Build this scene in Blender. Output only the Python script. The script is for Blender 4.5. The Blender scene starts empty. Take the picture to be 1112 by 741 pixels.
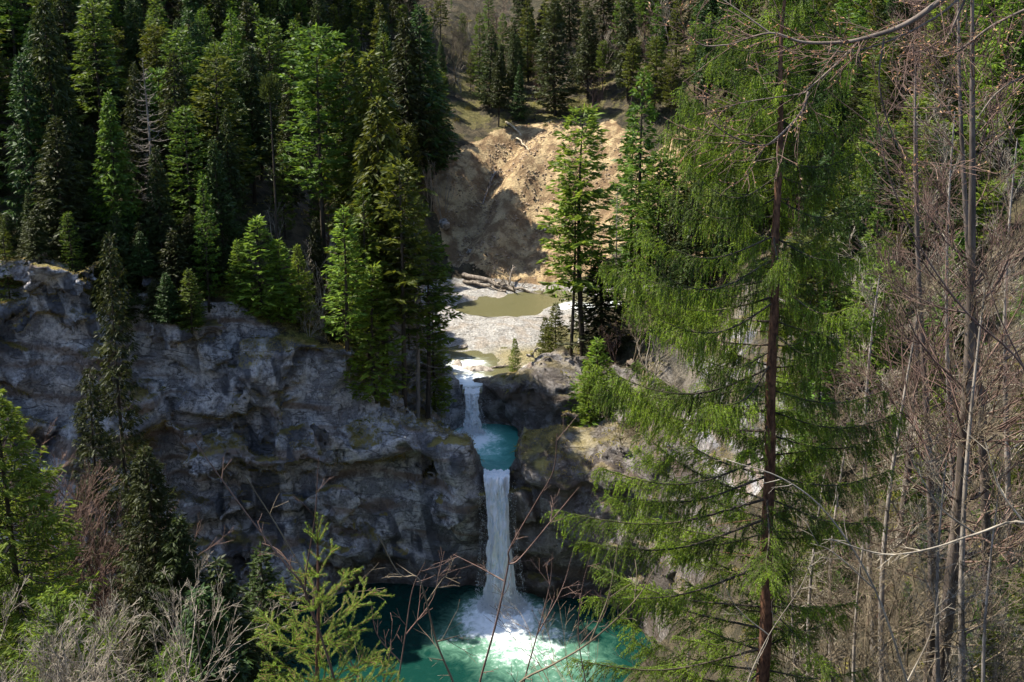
import bpy, math, random, time
import numpy as np
from mathutils import Vector, Matrix
from mathutils.bvhtree import BVHTree

R = math.radians
scene = bpy.context.scene
COL = scene.collection

# ------------------------------------------------------------------ camera, sky, sun, exposure
PITCH, CAMZ, FPX, ROW0 = R(12.0), 60.0, 1173.0, 205.2        # focal length and optical axis row in photo pixels (photo is 1112 x 741)
cam_d = bpy.data.cameras.new('camera')
cam_d.sensor_width = 36.0
cam_d.lens = FPX * 36.0 / 1112.0
cam_d.shift_y = -(370.5-ROW0)/1112.0      # drop-front view, verticals stay nearly parallel
cam_d.clip_start = 0.1
cam_d.clip_end = 3000.0
cam = bpy.data.objects.new('camera', cam_d)
cam.location = (0, 0, CAMZ)
cam.rotation_euler = (R(90) - PITCH, 0, 0)
COL.objects.link(cam)
scene.camera = cam

SUN_DIR = Vector((-0.60, 0.20, 1.0)).normalized()      # towards the sun
world = bpy.data.worlds.new('World')
scene.world = world
world.use_nodes = True
wn = world.node_tree.nodes
wn.clear()
w_out = wn.new('ShaderNodeOutputWorld')
w_bg = wn.new('ShaderNodeBackground')
w_sky = wn.new('ShaderNodeTexSky')
w_sky.sky_type = 'NISHITA'
w_sky.sun_disc = False
w_sky.sun_elevation = math.asin(SUN_DIR.z)
w_sky.sun_rotation = math.atan2(SUN_DIR.x, SUN_DIR.y)
w_sky.air_density = 1.0
w_sky.dust_density = 0.6
w_bg.inputs['Strength'].default_value = 0.13
world.node_tree.links.new(w_sky.outputs['Color'], w_bg.inputs['Color'])
world.node_tree.links.new(w_bg.outputs['Background'], w_out.inputs['Surface'])

sun_d = bpy.data.lights.new('sun', 'SUN')
sun_d.energy = 5.0
sun_d.angle = R(0.5)
sun_d.color = (1.0, 0.93, 0.80)
sun = bpy.data.objects.new('sun', sun_d)
sun.rotation_euler = (-SUN_DIR).to_track_quat('-Z', 'Y').to_euler()
sun.location = (-60, 60, 160)
COL.objects.link(sun)

vs = scene.view_settings
vs.view_transform = 'Standard'
vs.look = 'None'
vs.exposure = 1.38
vs.gamma = 1.0
cy = scene.cycles
cy.max_bounces = 5
cy.diffuse_bounces = 2
cy.glossy_bounces = 2
cy.transmission_bounces = 3
cy.transparent_max_bounces = 8
cy.caustics_reflective = False
cy.caustics_refractive = False
cy.sample_clamp_indirect = 4.0
cy.use_denoising = True
cy.use_adaptive_sampling = True
cy.adaptive_threshold = 0.03

# ------------------------------------------------------------------ numeric helpers
class Noise3:
    """gradient noise on numpy arrays"""
    def __init__(s, seed):
        r = np.random.RandomState(seed)
        s.p = r.permutation(256).astype(np.int32)
        g = r.normal(size=(256, 3)); s.g = (g / np.linalg.norm(g, axis=1)[:, None]).astype(np.float32)
    def __call__(s, x, y, z):
        x = np.asarray(x, np.float32); y = np.asarray(y, np.float32); z = np.asarray(z, np.float32)
        x, y, z = np.broadcast_arrays(x, y, z)
        xi = np.floor(x).astype(np.int32); yi = np.floor(y).astype(np.int32); zi = np.floor(z).astype(np.int32)
        fx, fy, fz = x - xi, y - yi, z - zi
        u = fx*fx*fx*(fx*(fx*6-15)+10); v = fy*fy*fy*(fy*(fy*6-15)+10); w = fz*fz*fz*(fz*(fz*6-15)+10)
        p = s.p
        def h(a, b, c):
            k = p[(p[(p[(xi+a) & 255] + yi + b) & 255] + zi + c) & 255]
            g = s.g[k]
            return g[..., 0]*(fx-a) + g[..., 1]*(fy-b) + g[..., 2]*(fz-c)
        x00 = h(0,0,0)*(1-u) + h(1,0,0)*u
        x10 = h(0,1,0)*(1-u) + h(1,1,0)*u
        x01 = h(0,0,1)*(1-u) + h(1,0,1)*u
        x11 = h(0,1,1)*(1-u) + h(1,1,1)*u
        return ((x00*(1-v)+x10*v)*(1-w) + (x01*(1-v)+x11*v)*w) * 1.6
N1, N2, N3 = Noise3(1), Noise3(2), Noise3(3)

def fbm(n, x, y, z, o=4):
    a, f, t = 1.0, 1.0, 0
    for i in range(o):
        t = t + a * n(x*f + 17*i, y*f - 9*i, z*f + 5*i); a *= 0.5; f *= 2.03
    return t
def ridged(n, x, y, z, o=3):
    a, f, t = 1.0, 1.0, 0
    for i in range(o):
        t = t + a * (1 - 2*np.abs(n(x*f + 7*i, y*f + 3*i, z*f - 11*i))); a *= 0.5; f *= 2.1
    return t

def sstep(a, b, x):
    t = np.clip((x - a) / (b - a), 0, 1)
    return t * t * (3 - 2 * t)

def poly_sd(px, py, poly):
    """signed distance to a polygon in plan, negative inside"""
    poly = np.array(poly, float)
    d2 = np.full(px.shape, 1e9); inside = np.zeros(px.shape, bool)
    n = len(poly)
    for i in range(n):
        ax, ay = poly[i]; bx, by = poly[(i+1) % n]
        ex, ey = bx-ax, by-ay
        t = np.clip(((px-ax)*ex + (py-ay)*ey) / (ex*ex+ey*ey), 0, 1)
        d2 = np.minimum(d2, (px-ax-t*ex)**2 + (py-ay-t*ey)**2)
        c = ((ay > py) != (by > py)) & (px < (bx-ax)*(py-ay)/((by-ay) if by != ay else 1e-9) + ax)
        inside ^= c
    d = np.sqrt(d2)
    return np.where(inside, -d, d)
def psd(px, py, poly):
    d2 = 1e18; ins = False; n = len(poly); ax, ay = poly[-1]
    for bx, by in poly:
        ex, ey = bx-ax, by-ay
        t = min(1, max(0, ((px-ax)*ex + (py-ay)*ey) / (ex*ex+ey*ey)))
        d2 = min(d2, (px-ax-t*ex)**2 + (py-ay-t*ey)**2)
        if (ay > py) != (by > py) and px < (bx-ax)*(py-ay)/(by-ay) + ax: ins = not ins
        ax, ay = bx, by
    return -math.sqrt(d2) if ins else math.sqrt(d2)
def line_d(px, py, a, b):
    ex, ey = b[0]-a[0], b[1]-a[1]
    t = np.clip(((px-a[0])*ex + (py-a[1])*ey) / (ex*ex+ey*ey), 0, 1)
    side = (px-a[0])*ey - (py-a[1])*ex
    return np.sqrt((px-a[0]-t*ex)**2 + (py-a[1]-t*ey)**2), t, np.sign(side)

# ------------------------------------------------------------------ the lie of the land
CP = np.array([  # x, y, z of the ground before the stream cut its gorge
 (0,-3,57.4),(-30,0,56),(30,0,60),(0,-40,66),(-60,-40,66),(60,-40,70),(0,10,49),(0,20,40),(0,30,31),(0,40,22),(0,50,14),(0,62,7),(0,75,3),
 (-12,14,44),(-10,25,38),(-20,30,30),(-17,40,24),(-20,55,12),(-40,60,12),(-45,40,24),(-60,20,42),
 (9,22,41),(18,22,45),(14,40,29.5),(24,40,38),(20,60,27),(30,60,37),(12,62,16),(14,80,21),(25,80,33),(40,80,48),(40,40,52),(55,10,62),
 (13,92,19),(20,100,27),(30,110,38),(12,104,20.5),(20,118,25),(28,130,32),(45,120,52),(70,120,75),(70,80,70),
 (0,137,18),(8,139,19),(-8,140,20),(0,160,33),(8,158,33),(-6,157,31),(-10,168,38),(12,168,38),(0,185,42),(0,220,60),(0,260,88),(18,150,30),(26,165,44),(45,170,62),(40,220,80),
 (-39,87,32),(-60,87,35),(-24.6,90,28.6),(-12.3,91,21.0),(-6.5,93,13.8),(-8,96,14.2),(-4,93,13.9),(-39,96,35),(-30,90,30),(-24,99,31.5),(-12,104,23.5),(-9.5,98,16.4),(-8.5,94,16.2),(-20,120,31),(-35,120,41),(-30,140,44),(-17,140,28),
 (-12,125,21),(-16,150,31),(-22,165,43),(-60,120,56),(-60,160,70),(-40,190,68),(-30,230,84),(-100,100,70),(-100,160,95),(-70,230,110),(70,200,100),
 (0,94,15.5),(0,104,17.5),(0,112,18.2),(4,125,18),(-90,50,45),(-90,0,60),(-60,260,120),(60,260,120),(100,60,85),(100,160,110),
], float)
def _tps(P, lam=0.6):
    n = len(P); X = P[:, :2] / 50.0
    d2 = ((X[:, None] - X[None])**2).sum(-1)
    K = 0.5 * d2 * np.log(d2 + 1e-12) + lam*1e-3*np.eye(n)
    A = np.zeros((n+3, n+3)); A[:n, :n] = K; A[:n, n] = 1; A[:n, n+1:] = X; A[n:, :n] = A[:n, n:].T
    b = np.zeros(n+3); b[:n] = P[:, 2]
    return X, np.linalg.solve(A, b)
_TX, _TW = _tps(CP)
def upland(x, y):
    xs, ys = x/50.0, y/50.0
    z = _TW[-3] + _TW[-2]*xs + _TW[-1]*ys
    for i in range(len(_TX)):
        d2 = (xs-_TX[i, 0])**2 + (ys-_TX[i, 1])**2
        z = z + _TW[i] * 0.5 * d2 * np.log(d2 + 1e-12)
    return z

G1 = [(-90,74),(-60,80),(-39,84),(-31,86.6),(-24.6,88),(-17,88.2),(-12.3,90),(-7.5,90.2),(-3.4,90.0),(-2.4,90.0),(-0.3,90.0),(1.6,89.6),(4,88.6),(8,87.5),(11.5,83),(12,76),(9,66),(2,56),(-8,54),(-24,58),(-50,58),(-90,50)]
G2 = [(-8.3,99.2),(-5.2,101.4),(-3,102),(-0.5,101),(0.8,98.6),(1.0,95.6),(0.2,93.4),(-0.6,92.7),(-2.2,92.7),(-3.6,93.8),(-6.4,95.4),(-8.0,97.2)]
G3 = [(-4.8,100.6),(-3.0,100.6),(-2.4,104),(0,106.8),(3,109.5),(6.5,114),(9,122),(15,127),(22,130),(22,134),(10,135),(4,136),(-2,136.5),(-9,137.5),(-11,134),(-10,126),(-9.6,118),(-8.2,110),(-6.4,105)]
G4 = [(0.2,96),(4,95.9),(9,97),(10,99),(7,100.2),(2,100),(0.2,99.4)]
Z_POOL, Z_UP, Z_RIV = 1.9, 13.8, 17.55

def height(x, y, detail=True):
    x = np.asarray(x, float); y = np.asarray(y, float)
    U = upland(x, y)
    # slide scar : a bowl with two ribs of bare earth
    s = np.exp(-((x-1)/15.0)**4 - ((y-150)/15.0)**4)
    d, t, _ = line_d(x, y, (4.0, 160), (-4.5, 139))
    U = U + 2.6*np.exp(-(d/3.0)**2) * np.clip(1.15-0.6*t, 0, 1) * sstep(-0.02, 0.35, t)
    d, t, _ = line_d(x, y, (8.5, 160), (6, 140))
    U = U + 1.8*np.exp(-(d/2.4)**2) * sstep(-0.02, 0.35, t)
    d, t, _ = line_d(x, y, (0.2, 160), (-9.5, 140))
    U = U - 2.2*np.exp(-(d/2.4)**2)
    if detail:
        U = U + s*(0.50*ridged(N2, x/2.0+y/9, y/16, 0*x, 3) + 0.25*ridged(N3, x/1.3+y/7, y/22, 0*x, 2) - 0.3) + (1-s)*(0.8*fbm(N1, x/9, y/9, 0*x, 3)*sstep(12, 40, y))
    # gorge, basins, river bed
    j1 = 1.1*fbm(N2, x/6, y/6, 3+0*x, 2)
    f1 = -2.2 + sstep(-13, -34, x)*5.0 + 2.0*sstep(66, 56, y) + 1.5*sstep(9,13,x)
    sd = poly_sd(x, y, G1) + j1*0.7
    H = np.minimum(U, f1 + np.maximum(sd, 0)*7.5*sstep(60, 80, y) + np.maximum(sd, 0)*0.4 + sstep(72, 58, y)*60)
    sd2 = poly_sd(x, y, G2)
    H = np.minimum(H, 12.4 + np.maximum(sd2, 0)*3.2)
    H = np.minimum(H, 14.0 + np.maximum(poly_sd(x, y, G4), 0)*2.6)
    sd3 = poly_sd(x, y, G3) + 0.5*j1
    bed = Z_RIV - 0.28 + 0.06*(y-100)/10 * 0
    bar = 0.75*np.exp(-((x+3.4-0.014*(y-123)**2)/6.6)**4 - ((y-124.6)/10.8)**4)          # gravel bar
    bar = bar + 0.5*np.exp(-((x-2.0)/4.0)**4 - ((y-110.6)/3.0)**4)        # grassy shelf
    bar = bar + 0.6*np.exp(-((x-10)/6)**2 - ((y-124)/3.0)**2)
    bar = bar + 0.22*fbm(N3, x/2.3, y/2.3, 0*x, 3) + 0.03*(y-112)*sstep(108, 118, y)*0.3
    H = np.minimum(H, np.where(sd3 < 40, bed + bar + np.maximum(sd3, 0)*1.1, 1e3))
    return H

def boss(x, y, z, c, r):
    k = np.sqrt(((x-c[0])/r[0])**2 + ((y-c[1])/r[1])**2 + ((z-c[2])/r[2])**2)
    return (1-k) * min(r)
BOSSES = [((4.3,93.6,10.5),(4.6,4.2,6.8)), ((3.4,104.2,15.6),(6.1,3.4,4.7)), ((-8.2,103.0,15.5),(2.6,2.8,4.6)),
          ((9.6,92,9),(4.2,5,8)), ((11.5,101,15.5),(3.4,2.6,4.0)), ((-4.9,91.8,9.0),(2.3,2.2,5.6)), ((-1.2,103.6,16.2),(2.2,1.7,1.6))]

def mesh_obj(name, V, F, mat=None, parent=None, smooth=True, col=True):
    V = np.ascontiguousarray(V, np.float32); F = np.ascontiguousarray(F, np.int32)
    me = bpy.data.meshes.new(name)
    n, k = F.shape
    me.vertices.add(len(V)); me.vertices.foreach_set('co', V.ravel())
    me.loops.add(n*k); me.loops.foreach_set('vertex_index', F.ravel())
    me.polygons.add(n); me.polygons.foreach_set('loop_start', np.arange(0, n*k, k, dtype=np.int32))
    if smooth: me.polygons.foreach_set('use_smooth', np.ones(n, bool))
    me.update(calc_edges=True)
    if mat: me.materials.append(mat)
    o = bpy.data.objects.new(name, me)
    if col: COL.objects.link(o)
    if parent: o.parent = parent
    return o
def attr(o, name, vals):
    a = o.data.attributes.new(name, 'FLOAT', 'POINT'); a.data.foreach_set('value', np.ascontiguousarray(vals, np.float32))

# --- rock part: a density field turned into a surface (surface nets)
BX0, BX1, BY0, BY1, BZ0, BZ1, VS = -50.4, 30.0, 70.2, 124.2, -3.6, 57.0, 0.30
def build_rock():
    xs = np.arange(BX0, BX1+VS*0.5, VS); ys = np.arange(BY0, BY1+VS*0.5, VS); zs = np.arange(BZ0, BZ1+VS*0.5, VS)
    X, Y = np.meshgrid(xs, ys, indexing='ij')
    H = height(X, Y)
    gx, gy = np.gradient(H, VS)
    k = 1/np.sqrt(1 + np.minimum(gx*gx + gy*gy, 60))
    f = ((H[:, :, None] - zs[None, None, :]) * k[:, :, None]).astype(np.float32)
    edge = np.minimum(np.minimum(X-BX0, BX1-X), np.minimum(Y-BY0, BY1-Y))
    fade = sstep(0.5, 5, edge)
    sdg = np.minimum(poly_sd(X, Y, G1), poly_sd(X, Y, G2)+1.0)
    rock = sstep(9, 2.0, sdg) * sstep(1.2, 3.0, np.sqrt(gx*gx+gy*gy) + 2.2*sstep(6, 0.5, sdg))
    rock = np.clip(rock + sstep(1.3, 3, np.sqrt(gx*gx+gy*gy))*0.8, 0, 1)
    rock = np.maximum(rock, 0.9*np.exp(-((X-3.4)/7)**4-((Y-104)/4.5)**4))
    act = np.abs(f) < 7.5
    act &= (rock[:, :, None] + 0*f) > 0.02
    for c, r in BOSSES:
        m = (np.abs(X-c[0]) < r[0]+4) & (np.abs(Y-c[1]) < r[1]+4)
        act |= m[:, :, None] & (np.abs(zs-c[2]) < r[2]+4)[None, None]
    ii, jj, kk = np.nonzero(act)
    x = xs[ii].astype(np.float32); y = ys[jj].astype(np.float32); z = zs[kk].astype(np.float32)
    v = f[ii, jj, kk]
    for c, r in BOSSES:                                   # smooth union with the water-worn rocks
        b = boss(x, y, z, c, r); h = np.clip(0.5 + 0.5*(b-v)/1.3, 0, 1)
        v = v*(1-h) + b*h + 1.3*h*(1-h)
    a = (rock*fade)[ii, jj]
    wx = 1.3*N3(x/5, y/5, z/5); wz = 1.3*N3(x/5+9, y/5, z/5+4)
    # big buttresses, ledges and fractured blocks
    ledge = ridged(N2, (x+wx)/14, (y)/14, (z+wz+0.22*x)/4.2, 2)
    blocks = np.abs(N1((x+wx)/4.6, y/4.6, (z+wz)/3.6))
    crack = np.minimum(np.abs(N2((x+2*wx)/3.4+7, y/5, (z)/5.5+3*0.2)), np.abs(N3((x)/6.5, y/5, (z+0.3*x+wz)/2.3)))
    disp = 1.5*N1(x/8.5+3, y/8.5, z/10) + 0.6*(ledge-0.7) + 1.1*(blocks-0.25) + 0.22*fbm(N3, x/1.7, y/1.7, z/1.5, 2) \
         - 0.8*np.clip(1-crack/0.055, 0, 1) - 0.3
    def facets(cell, seed, q=0.5):
        rs = np.random.RandomState(seed); fo = rs.rand(4096, 3).astype(np.float32); nv = rs.normal(size=(4096, 3)).astype(np.float32)
        px_, py_, pz_ = (x+0.5*wx)/cell, y/cell, (z+0.5*wz+0.2*x)/(cell*0.75)
        ix, iy, iz = np.floor(px_).astype(int), np.floor(py_).astype(int), np.floor(pz_).astype(int)
        best = np.full(x.shape, 1e9, np.float32); val = np.zeros(x.shape, np.float32)
        for a_ in (-1, 0, 1):
            for b_ in (-1, 0, 1):
                for c_ in (-1, 0, 1):
                    hsh = ((ix+a_)*73856093 ^ (iy+b_)*19349663 ^ (iz+c_)*83492791) & 4095
                    g_ = fo[hsh]; dx = px_-(ix+a_+g_[:, 0]); dy = py_-(iy+b_+g_[:, 1]); dz = pz_-(iz+c_+g_[:, 2])
                    d_ = dx*dx+dy*dy+dz*dz; m_ = d_ < best; best[m_] = d_[m_]
                    n_ = nv[hsh]; v_ = dx*n_[:, 0]+dy*n_[:, 1]+dz*n_[:, 2]+q*(g_[:, 0]-0.5)*2
                    val[m_] = v_[m_]
        return val*cell
    disp = disp*0.55 + 0.40*facets(5.0, 5) + 0.24*facets(2.1, 6) + 0.14*facets(1.0, 9)
    left = sstep(-2, -9, x)
    disp *= 0.45 + 0.65*left
    # undercut at the foot of the cliff, left of the plunge pool
    disp -= 4.2*np.exp(-((z-2.2)/3.6)**2 - ((x+9.5)/6.5)**2) * sstep(86, 90, y+2)*1.0
    disp -= 2.4*np.exp(-((z-9.5-0.10*(x+24))/1.3)**2 - ((x+25)/7.5)**4)
    disp -= 2.0*np.exp(-((z-17)/3)**2 - ((x+36)/3.0)**2) + 2.0*np.exp(-((z-2)/4.0)**2 - ((x-7.5)/4.0)**2)
    # keep the lips and chutes of both falls clean
    keep = 1 - np.exp(-((x+1.4)/1.5)**4 - ((z-15.2)/2.6)**4 - ((y-92)/4)**4)
    keep *= 1 - np.exp(-((x+4.0)/1.3)**4 - ((z-19.2)/2.6)**4 - ((y-101)/4)**4)
    v = v + disp*a*keep
    # cut the two chutes
    def cut(v, cx, y0, y1, zb, hw):
        d = np.minimum(np.minimum(hw*0.5 + (z-zb)*0.32 - np.abs(x-cx), (z-zb)), np.minimum(y-y0, y1-y))
        return np.where(z < zb+5, np.minimum(v, -d), v)
    v = cut(v, -1.40, 88, 95, Z_UP-0.35, 2.2)
    v = cut(v, -4.0, 98, 104, Z_RIV-0.35, 1.9)
    f[ii, jj, kk] = v
    # surface nets
    S = f > 0
    c = [S[a:S.shape[0]-1+a, b:S.shape[1]-1+b, d:S.shape[2]-1+d] for a in (0, 1) for b in (0, 1) for d in (0, 1)]
    tot = np.zeros(c[0].shape, np.int8)
    for q in c: tot += q
    cell = (tot > 0) & (tot < 8)
    idx = np.full(cell.shape, -1, np.int32)
    ci, cj, ck = np.nonzero(cell); n = len(ci); idx[ci, cj, ck] = np.arange(n)
    acc = np.zeros((n, 3)); cnt = np.zeros(n)
    E = [((0,0,0),(1,0,0)),((0,1,0),(1,1,0)),((0,0,1),(1,0,1)),((0,1,1),(1,1,1)),((0,0,0),(0,1,0)),((1,0,0),(1,1,0)),((0,0,1),(0,1,1)),((1,0,1),(1,1,1)),
         ((0,0,0),(0,0,1)),((1,0,0),(1,0,1)),((0,1,0),(0,1,1)),((1,1,0),(1,1,1))]
    for a_, b_ in E:
        fa = f[ci+a_[0], cj+a_[1], ck+a_[2]]; fb = f[ci+b_[0], cj+b_[1], ck+b_[2]]
        m = (fa > 0) != (fb > 0)
        t = np.where(m, fa/np.where(m, fa-fb, 1), 0)
        for q in range(3): acc[:, q] += np.where(m, a_[q] + t*(b_[q]-a_[q]), 0)
        cnt += m
    P = acc / cnt[:, None]
    V = np.stack([BX0 + (ci+P[:, 0])*VS, BY0 + (cj+P[:, 1])*VS, BZ0 + (ck+P[:, 2])*VS], 1)
    Q = []
    for ax in range(3):
        sl0 = [slice(None)]*3; sl1 = [slice(None)]*3
        sl0[ax] = slice(0, -1); sl1[ax] = slice(1, None)
        A, B = S[tuple(sl0)], S[tuple(sl1)]
        e = A != B
        i, j, k_ = np.nonzero(e)
        o1, o2 = [(1, 2), (2, 0), (0, 1)][ax]
        g = np.stack([i, j, k_], 1)
        ok = (g[:, o1] > 0) & (g[:, o2] > 0) & (g[:, o1] < S.shape[o1]-1) & (g[:, o2] < S.shape[o2]-1)
        g = g[ok]; sgn = A[g[:, 0], g[:, 1], g[:, 2]]
        def at(d1, d2):
            h = g.copy(); h[:, o1] -= d1; h[:, o2] -= d2
            return idx[h[:, 0], h[:, 1], h[:, 2]]
        q = np.stack([at(1, 1), at(0, 1), at(0, 0), at(1, 0)], 1)
        q[~sgn] = q[~sgn][:, ::-1]
        Q.append(q)
    Q = np.concatenate(Q)
    Q = Q[(Q >= 0).all(1)]
    # drop the box's own bottom/side faces and loose crumbs below the water
    ctr = V[Q].mean(1)
    Q = Q[ctr[:, 2] > BZ0 + 0.6]
    # drop floating crumbs: keep big components by label propagation
    lab = np.arange(len(V))
    ed = np.concatenate([Q[:, [0, 1]], Q[:, [1, 2]], Q[:, [2, 3]], Q[:, [3, 0]]])
    for _ in range(400):
        m = np.minimum(lab[ed[:, 0]], lab[ed[:, 1]])
        l0 = lab.copy()
        np.minimum.at(lab, ed[:, 0], m); np.minimum.at(lab, ed[:, 1], m)
        lab = lab[lab]
        if (lab == l0).all(): break
    u, c_ = np.unique(lab, return_counts=True)
    big = set(u[c_ > 3000]); keepv = np.isin(lab, list(big))
    Q = Q[keepv[Q[:, 0]]]
    used = np.unique(Q); rm = np.full(len(V), -1); rm[used] = np.arange(len(used))
    return V[used], rm[Q]

def axis_pts(dense0, dense1, step, far0, far1, must):
    a = list(np.arange(dense0, dense1 + 1e-6, step))
    s, p = step, dense1
    while p < far1: s *= 1.25; p += s; a.append(p)
    s, p = step, dense0
    while p > far0: s *= 1.25; p -= s; a.append(p)
    return np.unique(np.round(np.array(a + must), 4))
def build_sheet():
    m = VS
    gx = axis_pts(-60, 60, 0.6, -700, 700, [BX0+m, BX1-m]); gy = axis_pts(4, 190, 0.6, -300, 900, [BY0+m, BY1-m])
    X, Y = np.meshgrid(gx, gy, indexing='ij'); Z = height(np.clip(X, -170, 170), np.clip(Y, -80, 330))
    Z = Z + 0.12*fbm(N3, X/1.6, Y/1.6, 0*X, 2)
    V = np.stack([X.ravel(), Y.ravel(), Z.ravel()], 1)
    nx, ny = X.shape; I = np.arange(nx*ny).reshape(nx, ny)
    F = np.stack([I[:-1, :-1], I[1:, :-1], I[1:, 1:], I[:-1, 1:]], -1).reshape(-1, 4)
    c = V[F].mean(1)
    ins = (c[:, 0] > BX0+m) & (c[:, 0] < BX1-m) & (c[:, 1] > BY0+m) & (c[:, 1] < BY1-m)
    return V, F[~ins]

# ------------------------------------------------------------------ materials
class NT:
    def __init__(s, name):
        s.m = bpy.data.materials.new(name); s.m.use_nodes = True
        s.t = s.m.node_tree; s.t.nodes.clear()
        s.out = s.n('ShaderNodeOutputMaterial')
    def n(s, typ, **kw):
        nd = s.t.nodes.new(typ)
        for k, v in kw.items(): setattr(nd, k, v)
        return nd
    def l(s, a, b): s.t.links.new(a, b)
    def setin(s, nd, k, v):
        if isinstance(v, bpy.types.NodeSocket): s.l(v, nd.inputs[k])
        else: nd.inputs[k].default_value = v
    def coord(s, sc=(1, 1, 1), kind='geo'):
        src = s.n('ShaderNodeNewGeometry').outputs['Position'] if kind == 'geo' else s.n('ShaderNodeTexCoord').outputs['Object']
        mp = s.n('ShaderNodeMapping'); s.l(src, mp.inputs['Vector']); mp.inputs['Scale'].default_value = sc
        return mp.outputs['Vector']
    def noise(s, vec, scale, detail=4, rough=0.55, dist=0.0):
        nd = s.n('ShaderNodeTexNoise'); s.l(vec, nd.inputs['Vector'])
        nd.inputs['Scale'].default_value = scale; nd.inputs['Detail'].default_value = detail
        nd.inputs['Roughness'].default_value = rough; nd.inputs['Distortion'].default_value = dist
        return nd.outputs['Fac']
    def ramp(s, fac, a, b, lo=0.0, hi=1.0):
        nd = s.n('ShaderNodeMapRange'); nd.interpolation_type = 'SMOOTHSTEP'
        s.setin(nd, 'Value', fac)
        for k, v in (('From Min', a), ('From Max', b), ('To Min', lo), ('To Max', hi)): nd.inputs[k].default_value = v
        return nd.outputs['Result']
    def math(s, op, a, b=0.0):
        nd = s.n('ShaderNodeMath', operation=op); s.setin(nd, 0, a); s.setin(nd, 1, b); return nd.outputs[0]
    def mix(s, fac, a, b):
        nd = s.n('ShaderNodeMix', data_type='RGBA'); s.setin(nd, 0, fac)
        s.setin(nd, 6, a if isinstance(a, bpy.types.NodeSocket) else (*a, 1)); s.setin(nd, 7, b if isinstance(b, bpy.types.NodeSocket) else (*b, 1))
        return nd.outputs[2]
    def attr(s, name): return s.n('ShaderNodeAttribute', attribute_name=name).outputs['Fac']
    def bump(s, h, strength, dist):
        nd = s.n('ShaderNodeBump'); s.l(h, nd.inputs['Height']); nd.inputs['Strength'].default_value = strength; nd.inputs['Distance'].default_value = dist
        return nd.outputs['Normal']
    def bsdf(s, color, rough=0.8, normal=None, spec=0.3):
        b = s.n('ShaderNodeBsdfPrincipled')
        s.setin(b, 'Base Color', color if isinstance(color, bpy.types.NodeSocket) else (*color, 1)); s.setin(b, 'Roughness', rough)
        b.inputs['Specular IOR Level'].default_value = spec
        if normal is not None: s.l(normal, b.inputs['Normal'])
        return b
    def end(s, sh): s.l(sh, s.out.inputs['Surface']); return s.m

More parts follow.
